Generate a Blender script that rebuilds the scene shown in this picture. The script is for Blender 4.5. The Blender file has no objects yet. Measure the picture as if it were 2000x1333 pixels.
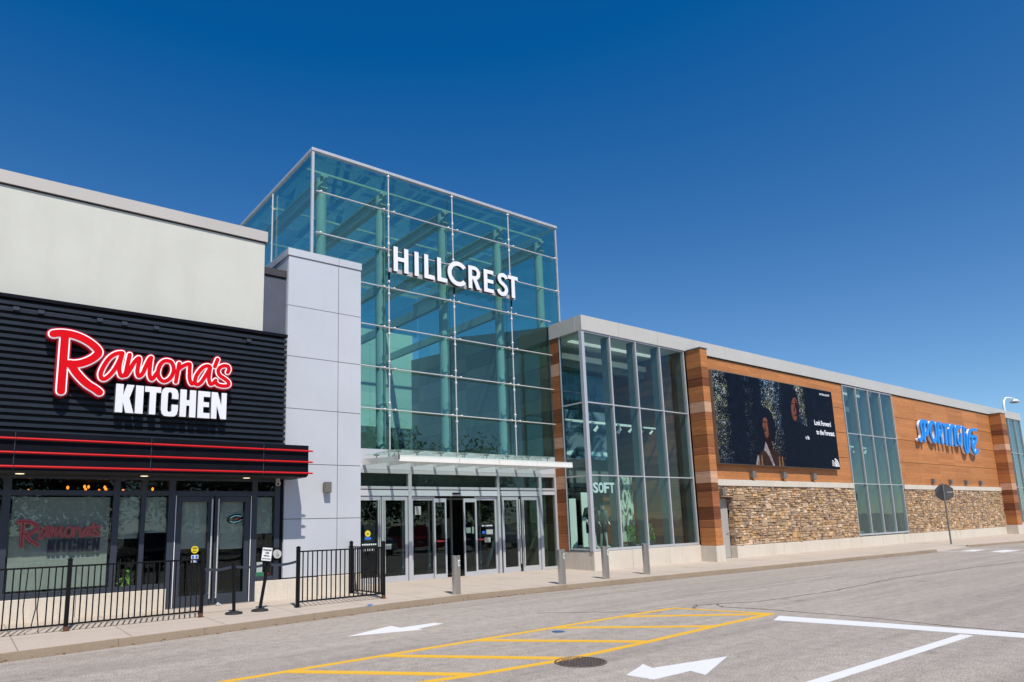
import bpy, bmesh, math, random
from mathutils import Vector, Matrix
random.seed(7)
S = bpy.context.scene
COL = S.collection
# ------------------------------------------------------------------ camera
def make_camera():
    yaw, pitch, roll = 0.64511, 0.17298, -0.02653
    cy, sy, cp, sp = math.cos(yaw), math.sin(yaw), math.cos(pitch), math.sin(pitch)
    f = Vector((sy*cp, cy*cp, sp)); r = Vector((cy, -sy, 0)); u = r.cross(f)
    c, s = math.cos(roll), math.sin(roll)
    r2 = c*r+s*u; u2 = -s*r+c*u
    m = Matrix((r2, u2, -f)).transposed().to_4x4(); m.translation = (0, 0, 1.7)
    cd = bpy.data.cameras.new('camera'); co = bpy.data.objects.new('camera', cd); COL.objects.link(co)
    co.matrix_world = m
    cd.sensor_fit = 'HORIZONTAL'; cd.sensor_width = 36
    cd.lens = 1337.02/2000*36; cd.shift_x = 0.0418; cd.shift_y = 0.0613
    cd.clip_start = 0.05; cd.clip_end = 3000
    S.camera = co
make_camera()
# ------------------------------------------------------------------ sky and sun
SUN_DIR = Vector((-0.17, -0.65, 1.0)).normalized()
ELEV = math.asin(SUN_DIR.z)
AZ = math.atan2(SUN_DIR.x, SUN_DIR.y)
SKY = (0.648, 1.16, 0.47, 1.21, -0.228, 1.118)   # (offset, gain) per channel: clear deep blue spring sky
w = bpy.data.worlds.new('World'); S.world = w; w.use_nodes = True
nt = w.node_tree; nt.nodes.clear()
sky = nt.nodes.new('ShaderNodeTexSky'); sky.sky_type = 'NISHITA'; sky.sun_disc = False
sky.sun_elevation = ELEV; sky.sun_rotation = AZ
sky.altitude = 1500; sky.air_density = 1.0; sky.dust_density = 0.2; sky.ozone_density = 4.0
sep = nt.nodes.new('ShaderNodeSeparateColor'); hs = nt.nodes.new('ShaderNodeCombineColor')
def grade(i, sub_, mul):
    a = nt.nodes.new('ShaderNodeMath'); a.operation = 'SUBTRACT'; nt.links.new(sep.outputs[i], a.inputs[0]); a.inputs[1].default_value = sub_
    b = nt.nodes.new('ShaderNodeMath'); b.operation = 'MULTIPLY'; b.use_clamp = False; nt.links.new(a.outputs[0], b.inputs[0]); b.inputs[1].default_value = mul
    c = nt.nodes.new('ShaderNodeMath'); c.operation = 'MAXIMUM'; nt.links.new(b.outputs[0], c.inputs[0]); c.inputs[1].default_value = 0.012
    nt.links.new(c.outputs[0], hs.inputs[i])
grade(0, SKY[0], SKY[1]); grade(1, SKY[2], SKY[3]); grade(2, SKY[4], SKY[5])
bg = nt.nodes.new('ShaderNodeBackground'); bg.inputs['Strength'].default_value = 0.10
wo = nt.nodes.new('ShaderNodeOutputWorld')
nt.links.new(sky.outputs[0], sep.inputs[0]); nt.links.new(hs.outputs[0], bg.inputs['Color']); nt.links.new(bg.outputs[0], wo.inputs[0])
ld = bpy.data.lights.new('sun', 'SUN'); ld.energy = 4.4; ld.angle = math.radians(0.5); ld.color = (1.0, 0.935, 0.835)
lo = bpy.data.objects.new('sun', ld); COL.objects.link(lo)
lo.rotation_euler = (-SUN_DIR).to_track_quat('-Z', 'Y').to_euler(); lo.location = (0, -20, 40)
S.view_settings.view_transform = 'Standard'; S.view_settings.look = 'None'
S.view_settings.exposure = 0.14; S.view_settings.gamma = 1
S.render.engine = 'CYCLES'
S.cycles.transparent_max_bounces = 40; S.cycles.max_bounces = 10; S.cycles.glossy_bounces = 5; S.cycles.transmission_bounces = 6
S.cycles.sample_clamp_indirect = 6.0; S.cycles.caustics_reflective = False; S.cycles.caustics_refractive = False
# ------------------------------------------------------------------ materials
class N:
    """tiny node helper"""
    def __init__(s, name):
        s.m = bpy.data.materials.new(name); s.m.use_nodes = True; s.t = s.m.node_tree; s.t.nodes.clear()
        s.out = s.n('ShaderNodeOutputMaterial')
    def n(s, kind, **kw):
        x = s.t.nodes.new(kind)
        for k, v in kw.items(): setattr(x, k, v)
        return x
    def l(s, a, b): s.t.links.new(a, b)
    def setv(s, sock, v):
        if hasattr(v, 'is_linked') or hasattr(v, 'links'): s.l(v, sock)
        else: sock.default_value = v
    def math(s, op, a, b=0.0, c=None, clamp=False):
        x = s.n('ShaderNodeMath', operation=op); x.use_clamp = clamp
        s.setv(x.inputs[0], a); s.setv(x.inputs[1], b)
        if c is not None: s.setv(x.inputs[2], c)
        return x.outputs[0]
    def mix(s, fac, a, b, blend='MIX'):
        x = s.n('ShaderNodeMix', data_type='RGBA', blend_type=blend)
        s.setv(x.inputs[0], fac); s.setv(x.inputs[6], c4(a)); s.setv(x.inputs[7], c4(b))
        return x.outputs[2]
    def pos(s, scale=(1, 1, 1)):
        g = s.n('ShaderNodeNewGeometry')
        mp = s.n('ShaderNodeMapping'); mp.inputs['Scale'].default_value = scale
        s.l(g.outputs['Position'], mp.inputs['Vector']); return mp.outputs[0]
    def noise(s, vec, scale, detail=4, rough=0.6, dist=0.0):
        x = s.n('ShaderNodeTexNoise'); s.l(vec, x.inputs['Vector'])
        x.inputs['Scale'].default_value = scale; x.inputs['Detail'].default_value = detail
        x.inputs['Roughness'].default_value = rough; x.inputs['Distortion'].default_value = dist
        return x.outputs[0]
    def ramp(s, fac, stops):
        x = s.n('ShaderNodeValToRGB'); e = x.color_ramp.elements
        while len(e) < len(stops): e.new(0.5)
        for i, (p, c) in enumerate(stops): e[i].position = p; e[i].color = c4(c)
        s.l(fac, x.inputs[0]); return x.outputs[0]
    def maprange(s, v, a, b, c=0.0, d=1.0):
        x = s.n('ShaderNodeMapRange'); s.l(v, x.inputs[0])
        for i, q in enumerate((a, b, c, d)): x.inputs[i+1].default_value = q
        return x.outputs[0]
    def bump(s, h, strength=0.3, dist=0.01):
        x = s.n('ShaderNodeBump'); x.inputs['Strength'].default_value = strength; x.inputs['Distance'].default_value = dist
        s.l(h, x.inputs['Height']); return x.outputs[0]
    def bsdf(s, color, rough=0.6, metal=0.0, normal=None, spec=0.5, emis=None, estr=0.0):
        b = s.n('ShaderNodeBsdfPrincipled')
        s.setv(b.inputs['Base Color'], c4(color)); s.setv(b.inputs['Roughness'], rough); s.setv(b.inputs['Metallic'], metal)
        b.inputs['Specular IOR Level'].default_value = spec
        if normal is not None: s.l(normal, b.inputs['Normal'])
        if emis is not None: b.inputs['Emission Color'].default_value = c4(emis); b.inputs['Emission Strength'].default_value = estr
        s.l(b.outputs[0], s.out.inputs[0]); return s.m
def c4(c):
    if isinstance(c, (tuple, list)): return tuple(c)+(1.0,) if len(c) == 3 else tuple(c)
    return c
def plain(name, col, rough=0.5, metal=0.0, var=0.12, scale=3.0, bump=0.0, spec=0.5, bscale=60, emis=None, estr=0.0, stretch=(1, 1, 1)):
    k = N(name); p = k.pos(stretch); f = k.noise(p, scale, 5)
    c = k.mix(k.maprange(f, 0.3, 0.7), tuple(x*(1-var) for x in col), tuple(min(1, x*(1+var)) for x in col))
    nm = k.bump(k.noise(p, bscale, 3), bump, 0.01) if bump else None
    r = k.maprange(k.noise(p, scale*2.3, 3), 0.3, 0.7, max(0.02, rough-0.06), min(1, rough+0.06))
    return k.bsdf(c, r, metal, nm, spec, emis, estr)
def tone_attr(k):
    a = k.n('ShaderNodeAttribute'); a.attribute_name = 'tone'; return a.outputs['Color']
M = {}
def build_mats():
    # asphalt: worn, speckled, faint wheel tracks and patches
    k = N('asphalt'); p = k.pos(); ps = k.pos((0.12, 1, 1))
    fine = k.noise(p, 48, 4, 0.85); mid = k.noise(p, 16, 4, 0.7); big = k.noise(ps, 0.9, 4, 0.55); blot = k.noise(p, 0.35, 5, 0.6)
    vor = k.n('ShaderNodeTexVoronoi'); k.l(p, vor.inputs['Vector']); vor.inputs['Scale'].default_value = 70
    base = k.ramp(fine, [(0.32, (0.11, 0.096, 0.085)), (0.5, (0.375, 0.332, 0.293)), (0.66, (0.70, 0.64, 0.57))])
    base = k.mix(k.maprange(mid, 0.3, 0.75, 0.0, 0.35), base, (0.34, 0.31, 0.288))
    base = k.mix(k.maprange(big, 0.50, 0.70, 0.0, 0.38), base, (0.20, 0.182, 0.172))
    base = k.mix(k.maprange(blot, 0.45, 0.7, 0.0, 0.35), base, (0.35, 0.315, 0.288))
    base = k.mix(k.maprange(vor.outputs['Distance'], 0.0, 0.16, 0.5, 0.0), base, (0.36, 0.34, 0.32))
    md = k.noise(p, 5.5, 6, 0.75); base = k.mix(1.0, base, k.ramp(md, [(0.32, (0.80, 0.79, 0.78)), (0.5, (1, 1, 1)), (0.68, (1.14, 1.13, 1.12))]), 'MULTIPLY')
    tr = k.noise(k.pos((0.06, 0.9, 1)), 1.6, 5, 0.7); base = k.mix(1.0, base, k.ramp(tr, [(0.35, (0.86, 0.85, 0.85)), (0.52, (1, 1, 1)), (0.7, (1.10, 1.09, 1.08))]), 'MULTIPLY')
    oil = k.noise(p, 0.85, 5, 0.62); base = k.mix(k.maprange(oil, 0.66, 0.74, 0, 0.45), base, (0.10, 0.09, 0.085))
    spot = k.n('ShaderNodeTexVoronoi'); k.l(p, spot.inputs['Vector']); spot.inputs['Scale'].default_value = 1.1
    base = k.mix(k.maprange(k.math('ADD', spot.outputs['Distance'], k.math('MULTIPLY', fine, 0.05)), 0.045, 0.085, 0.55, 0.0), base, (0.07, 0.062, 0.056))
    M['asphalt'] = k.bsdf(base, 0.92, 0, k.bump(fine, 0.6, 0.008), 0.12)
    # concrete pavement
    def conc(name, col, stain, jx=0, jy=0, streak=False, bs=0.25):
        k = N(name); p = k.pos(); sp = k.pos((6, 6, 0.5)) if streak else p
        f = k.noise(p, 40, 4, 0.7); b = k.noise(p, 0.8, 6, 0.6); s_ = k.noise(sp, 0.9, 5, 0.65)
        c = k.mix(k.maprange(f, 0.25, 0.75), tuple(x*0.86 for x in col), tuple(x*1.1 for x in col))
        c = k.mix(k.maprange(b, 0.45, 0.75, 0, 0.4), c, stain)
        c = k.mix(k.maprange(s_, 0.55, 0.8, 0, 0.55), c, tuple(x*0.72 for x in stain))
        if jx:
            g = k.n('ShaderNodeNewGeometry'); sx = k.n('ShaderNodeSeparateXYZ'); k.l(g.outputs['Position'], sx.inputs[0])
            m1 = k.math('PINGPONG', k.math('ADD', sx.outputs[0], 300.6), jx/2)
            line = k.maprange(m1, 0.004, 0.014, 1, 0)
            m2 = k.math('PINGPONG', k.math('ADD', sx.outputs[1], 300.0-jy[0]), jy[1]/2)
            line2 = k.maprange(m2, 0.004, 0.014, 1, 0)
            c = k.mix(k.math('MULTIPLY', k.math('MAXIMUM', line, line2), 0.6), c, (0.12, 0.10, 0.09))
        M[name] = k.bsdf(c, 0.88, 0, k.bump(f, bs, 0.004), 0.3)
    conc('pavement', (0.50, 0.43, 0.365), (0.40, 0.345, 0.295), 1.5, (13.9, 3.4))
    conc('kerb', (0.36, 0.285, 0.21), (0.22, 0.155, 0.10), bs=0.5)
    conc('plinth', (0.66, 0.60, 0.52), (0.52, 0.45, 0.36), streak=True)
    conc('gutter', (0.26, 0.20, 0.15), (0.13, 0.09, 0.055), bs=0.6)
    # paints
    def paint(name, col, wear):
        k = N(name); p = k.pos(); f = k.noise(p, 60, 4, 0.8); g = k.noise(p, 3.0, 5)
        c = k.mix(k.maprange(f, 0.35, 0.7), tuple(x*0.86 for x in col), col)
        c = k.mix(k.math('MULTIPLY', k.maprange(f, wear, wear+0.05), k.maprange(g, 0.4, 0.6, 0.35, 1.0)), c, (0.25, 0.23, 0.21))
        M[name] = k.bsdf(c, 0.7, 0, k.bump(f, 0.3, 0.004), 0.3)
    paint('paint_yellow', (0.82, 0.47, 0.035), 0.585); paint('paint_white', (0.78, 0.78, 0.79), 0.61); paint('paint_old', (0.55, 0.53, 0.50), 0.50)
    paint('paint_blue', (0.10, 0.20, 0.55), 0.55)
    M['crack'] = plain('crack', (0.035, 0.032, 0.03), 0.95, bump=0.4)
    # stucco
    k = N('stucco_cream'); p = k.pos(); f = k.noise(p, 1.3, 6, 0.65); st = k.noise(k.pos((2.6, 2.6, 0.22)), 1.0, 5, 0.6); fn = k.noise(p, 90, 3, 0.7)
    c = k.mix(k.maprange(f, 0.3, 0.7), (0.61, 0.61, 0.55), (0.655, 0.655, 0.595)); c = k.mix(k.maprange(st, 0.45, 0.75, 0, 0.35), c, (0.55, 0.545, 0.485)); c = k.mix(k.maprange(fn, 0.3, 0.7, 0.0, 0.10), c, (0.36, 0.36, 0.33))
    M['stucco_cream'] = k.bsdf(c, 0.95, 0, k.bump(fn, 0.6, 0.006), 0.1)
    M['stucco_grey'] = plain('stucco_grey', (0.10, 0.11, 0.145), 0.9, var=0.12, scale=2, bump=0.5, bscale=120, spec=0.2)
    M['cap_grey'] = plain('cap_grey', (0.50, 0.47, 0.44), 0.5, 0.0, var=0.03, scale=0.8)
    M['cap_dark'] = plain('cap_dark', (0.05, 0.045, 0.05), 0.5)
    M['slat'] = plain('slat', (0.022, 0.030, 0.044), 0.5, 0.0, var=0.12, spec=0.18)
    M['slat_back'] = plain('slat_back', (0.006, 0.006, 0.008), 0.7)
    M['awning'] = plain('awning', (0.005, 0.006, 0.011), 0.7, var=0.25, scale=1.5, spec=0.1)
    M['soffit'] = plain('soffit', (0.02, 0.018, 0.016), 0.6)
    M['red_tube'] = plain('red_tube', (0.60, 0.008, 0.014), 0.45, var=0.04, spec=0.25)
    M['frame_dark'] = plain('frame_dark', (0.042, 0.052, 0.072), 0.4, 0.2, var=0.08)
    M['alu'] = plain('alu', (0.52, 0.53, 0.56), 0.42, 0.25, var=0.04)
    M['alu_dark'] = plain('alu_dark', (0.20, 0.21, 0.22), 0.4, 0.6, var=0.05)
    M['steel'] = plain('steel', (0.62, 0.62, 0.61), 0.35, 0.25, var=0.06, scale=8)
    M['hall_steel'] = plain('hall_steel', (0.55, 0.58, 0.57), 0.5, var=0.06)
    k = N('brushed_steel'); p = k.pos((40, 40, 1.0)); f = k.noise(p, 4, 4); g = k.noise(k.pos((1, 1, 6)), 3, 3)
    M['brushed'] = k.bsdf(k.mix(k.maprange(f, 0.3, 0.7), (0.56, 0.54, 0.52), (0.66, 0.64, 0.62)), k.maprange(g, 0.3, 0.7, 0.30, 0.36), 1.0)
    bb = [n for n in k.t.nodes if n.type == 'BSDF_PRINCIPLED'][0]; bb.inputs['Anisotropic'].default_value = 0.85; tg = k.n('ShaderNodeTangent'); tg.direction_type = 'RADIAL'; tg.axis = 'Z'; k.l(tg.outputs[0], bb.inputs['Tangent'])
    M['white_steel'] = plain('white_steel', (0.80, 0.81, 0.80), 0.45, var=0.04)
    M['white_beam'] = plain('white_beam', (0.82, 0.81, 0.77), 0.45, var=0.05, scale=2)
    M['fascia'] = plain('fascia', (0.59, 0.56, 0.51), 0.45, 0.15, var=0.035, scale=0.7)
    k = N('panel'); p = k.pos(); f = k.noise(p, 0.7, 4, 0.6); st = k.noise(k.pos((5, 5, 0.3)), 1.0, 5, 0.65)
    c = k.mix(k.maprange(f, 0.3, 0.7), (0.535, 0.555, 0.60), (0.575, 0.595, 0.64)); c = k.mix(k.maprange(st, 0.55, 0.8, 0, 0.25), c, (0.46, 0.46, 0.47))
    M['panel'] = k.bsdf(c, 0.42, 0.08, k.bump(f, 0.25, 0.05), 0.4)
    M['joint'] = plain('joint', (0.02, 0.02, 0.025), 0.8)
    M['black'] = plain('black', (0.006, 0.006, 0.008), 0.5, var=0.2, spec=0.2)
    M['rubber'] = plain('rubber', (0.02, 0.02, 0.022), 0.7)
    M['letter_white'] = plain('letter_white', (0.84, 0.84, 0.88), 0.4, var=0.02)
    M['letter_side'] = plain('letter_side', (0.30, 0.31, 0.36), 0.4, 0.3, var=0.05)
    M['letter_dark'] = plain('letter_dark', (0.05, 0.055, 0.065), 0.4)
    M['neon_red'] = plain('neon_red', (0.66, 0.0, 0.006), 0.5, var=0.02, spec=0.15, emis=(0.9, 0.0, 0.01), estr=0.05)
    M['neon_dark'] = plain('neon_dark', (0.33, 0.001, 0.012), 0.35, var=0.06, emis=(0.5, 0.0, 0.01), estr=0.05)
    M['neon_white'] = plain('neon_white', (0.85, 0.83, 0.84), 0.3, var=0.01, emis=(1, 0.93, 0.95), estr=0.35)
    M['blue_letter'] = plain('blue_letter', (0.004, 0.26, 0.80), 0.4, var=0.03)
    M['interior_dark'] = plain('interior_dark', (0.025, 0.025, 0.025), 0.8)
    M['interior_mid'] = plain('interior_mid', (0.16, 0.17, 0.165), 0.8)
    M['interior_floor'] = plain('interior_floor', (0.10, 0.10, 0.09), 0.35)
    M['fin'] = plain('fin', (0.11, 0.14, 0.15), 0.6)
    M['interior_white'] = plain('interior_white', (0.78, 0.79, 0.76), 0.7, var=0.03)
    M['added_ceiling_glow'] = plain('added_ceiling_glow', (0.8, 0.8, 0.8), 0.5, emis=(0.95, 1, 0.93), estr=0.45)  # glow for the added ceiling strips, not a known lamp
    M['bulb'] = plain('bulb', (0.9, 0.4, 0.1), 0.3, emis=(1.0, 0.25, 0.03), estr=2.2)
    M['downlight'] = plain('downlight', (0.9, 0.8, 0.6), 0.3, emis=(1.0, 0.85, 0.55), estr=1.2)
    M['blind'] = plain('blind', (0.42, 0.45, 0.42), 0.85, var=0.02, scale=1.0)
    M['decal_red'] = plain('decal_red', (0.30, 0.03, 0.035), 0.6); M['decal_pale'] = plain('decal_pale', (0.50, 0.16, 0.15), 0.6); M['decal_dark'] = plain('decal_dark', (0.006, 0.008, 0.02), 0.6)
    M['sticker_yellow'] = plain('sticker_yellow', (0.80, 0.62, 0.02), 0.5); M['sticker_blue'] = plain('sticker_blue', (0.03, 0.14, 0.60), 0.5)
    M['sticker_white'] = plain('sticker_white', (0.80, 0.82, 0.84), 0.5); M['sticker_green'] = plain('sticker_green', (0.06, 0.30, 0.16), 0.5); M['sticker_red'] = plain('sticker_red', (0.5, 0.03, 0.04), 0.5)
    M['neon_cyan'] = plain('neon_cyan', (0.3, 0.7, 0.8), 0.4, emis=(0.3, 0.8, 1.0), estr=0.5)
    M['leaf'] = plain('leaf', (0.05, 0.17, 0.03), 0.6, var=0.5, scale=9); M['leaf_bright'] = plain('leaf_bright', (0.20, 0.42, 0.05), 0.6, var=0.5, scale=9)
    M['leaf_far'] = plain('leaf_far', (0.06, 0.09, 0.03), 0.8, var=0.4, scale=2); M['bark'] = plain('bark', (0.10, 0.07, 0.05), 0.9)
    M['skin_pale'] = plain('mannequin', (0.62, 0.66, 0.58), 0.5, var=0.03); M['cloth_dark'] = plain('cloth_dark', (0.02, 0.023, 0.03), 0.8); M['cloth_grey'] = plain('cloth_grey', (0.16, 0.18, 0.19), 0.85, var=0.4, scale=20)
    M['sign_back'] = plain('sign_back', (0.22, 0.215, 0.21), 0.5, 0.4); M['bronze'] = plain('bronze', (0.22, 0.205, 0.185), 0.45, 0.4); M['door_grey'] = plain('door_grey', (0.40, 0.385, 0.365), 0.5, var=0.03)
    M['iron'] = plain('iron', (0.20, 0.155, 0.135), 0.6, 0.5, var=0.3, scale=20); M['valve'] = plain('valve', (0.05, 0.11, 0.22), 0.6); M['camera_white'] = plain('camera_white', (0.6, 0.6, 0.58), 0.4)
    M['rust'] = plain('rust', (0.13, 0.05, 0.022), 0.9, var=0.5, scale=30); M['debris'] = plain('debris', (0.20, 0.11, 0.05), 0.95, var=0.5, scale=15)
    M['car_silver'] = plain('car_silver', (0.45, 0.46, 0.48), 0.3, 0.5); M['car_dark'] = plain('car_dark', (0.03, 0.035, 0.045), 0.25, 0.3); M['car_red'] = plain('car_red', (0.35, 0.02, 0.02), 0.25, 0.2); M['tail'] = plain('tail', (0.5, 0.02, 0.02), 0.3)
    M['plinth_display'] = plain('display', (0.5, 0.52, 0.48), 0.7)
    # wood-look cladding : tone per board, stretched grain
    k = N('wood_panel'); t = tone_attr(k); p = k.pos((1.2, 1.2, 26)); q = k.pos((0.6, 0.6, 9))
    g = k.noise(p, 2.2, 5, 0.65, 0.3); h = k.noise(q, 1.3, 4, 0.6)
    c = k.mix(1.0, t, k.ramp(g, [(0.3, (0.74, 0.70, 0.66)), (0.5, (1, 1, 1)), (0.72, (1.16, 1.12, 1.08))]), 'MULTIPLY')
    c = k.mix(k.maprange(h, 0.5, 0.72, 0, 0.35), c, k.mix(1.0, t, (0.62, 0.56, 0.52), 'MULTIPLY'))
    gg = k.n('ShaderNodeNewGeometry'); sx = k.n('ShaderNodeSeparateXYZ'); k.l(gg.outputs['Position'], sx.inputs[0]); zz = k.math('DIVIDE', k.math('ADD', sx.outputs[2], 0.03), 0.1725)
    wn = k.n('ShaderNodeTexWhiteNoise', noise_dimensions='2D'); cb = k.n('ShaderNodeCombineXYZ'); k.l(k.math('FLOOR', zz), cb.inputs[0]); k.l(k.math('FLOOR', k.math('MULTIPLY', sx.outputs[0], 0.425)), cb.inputs[1]); k.l(cb.outputs[0], wn.inputs[0])
    c = k.mix(1.0, c, k.ramp(wn.outputs[0], [(0.0, (0.91, 0.87, 0.84)), (0.5, (1, 1, 1)), (1.0, (1.10, 1.08, 1.04))]), 'MULTIPLY')
    gr = k.maprange(k.math('FRACT', zz), 0.0, 0.07, 0.42, 0.0); c = k.mix(gr, c, (0.07, 0.025, 0.012))
    M['wood'] = k.bsdf(c, 0.6, 0, k.bump(g, 0.15, 0.003), 0.15)
    # stones : tone per stone
    k = N('stone'); t = tone_attr(k); p = k.pos(); f = k.noise(p, 26, 6, 0.7); f2 = k.noise(p, 7, 4, 0.6)
    c = k.mix(1.0, t, k.ramp(f, [(0.28, (0.58, 0.55, 0.52)), (0.5, (1, 1, 1)), (0.7, (1.25, 1.2, 1.12))]), 'MULTIPLY')
    c = k.mix(k.maprange(f2, 0.45, 0.7, 0, 0.4), c, k.mix(1.0, t, (1.2, 0.85, 0.55), 'MULTIPLY'))
    M['stone'] = k.bsdf(c, 0.92, 0, k.bump(f, 0.9, 0.03), 0.2)
    M['mortar'] = plain('mortar', (0.05, 0.04, 0.032), 0.95)
    k = N('tone_plain'); t = tone_attr(k); p = k.pos(); f = k.noise(p, 3, 4)
    M['tone'] = k.bsdf(k.mix(1.0, t, k.ramp(f, [(0.3, (0.9, 0.9, 0.9)), (0.7, (1.05, 1.05, 1.05))]), 'MULTIPLY'), 0.55, 0.0)
    # glass
    def glass(name, tint, refl=0.04, boost=1.0):
        k = N(name); lw = k.n('ShaderNodeLayerWeight'); lw.inputs['Blend'].default_value = 0.5
        f5 = k.math('POWER', lw.outputs['Facing'], 5.0)
        R = k.math('MULTIPLY_ADD', f5, (1-refl), refl, clamp=True)
        if boost != 1.0: R = k.math('MULTIPLY', R, boost, clamp=True)
        oi = k.n('ShaderNodeObjectInfo'); tr = k.n('ShaderNodeBsdfTransparent')
        k.l(k.mix(oi.outputs['Random'], tuple(min(1, q*1.02) for q in tint), tuple(q*0.955 for q in tint)), tr.inputs[0])
        R = k.math('MULTIPLY', R, k.maprange(oi.outputs['Random'], 0, 1, 0.8, 1.3), clamp=True)
        gl = k.n('ShaderNodeBsdfGlossy'); gl.inputs['Roughness'].default_value = 0.004; gl.inputs['Color'].default_value = (0.9, 1, 0.98, 1)
        g2 = k.n('ShaderNodeNewGeometry'); vm = k.n('ShaderNodeVectorMath', operation='ADD'); cb = k.n('ShaderNodeCombineXYZ'); k.l(k.math('MULTIPLY', oi.outputs['Random'], 57.0), cb.inputs[0]); k.l(g2.outputs['Position'], vm.inputs[0]); k.l(cb.outputs[0], vm.inputs[1])
        wv = k.noise(vm.outputs[0], 0.7, 2); k.l(k.bump(wv, 0.07, 0.05), gl.inputs['Normal'])
        mx = k.n('ShaderNodeMixShader'); k.l(R, mx.inputs[0]); k.l(tr.outputs[0], mx.inputs[1]); k.l(gl.outputs[0], mx.inputs[2])
        k.l(mx.outputs[0], k.out.inputs[0]); M[name] = k.m
    glass('glass_tower', (0.685, 0.865, 0.83), 0.065)
    glass('glass_show', (0.86, 0.955, 0.93), 0.035)
    glass('glass_door', (0.80, 0.88, 0.84), 0.03)
    glass('glass_rest', (0.86, 0.90, 0.885), 0.025)
    glass('glass_canopy', (0.88, 0.96, 0.93), 0.05)
build_mats()
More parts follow.
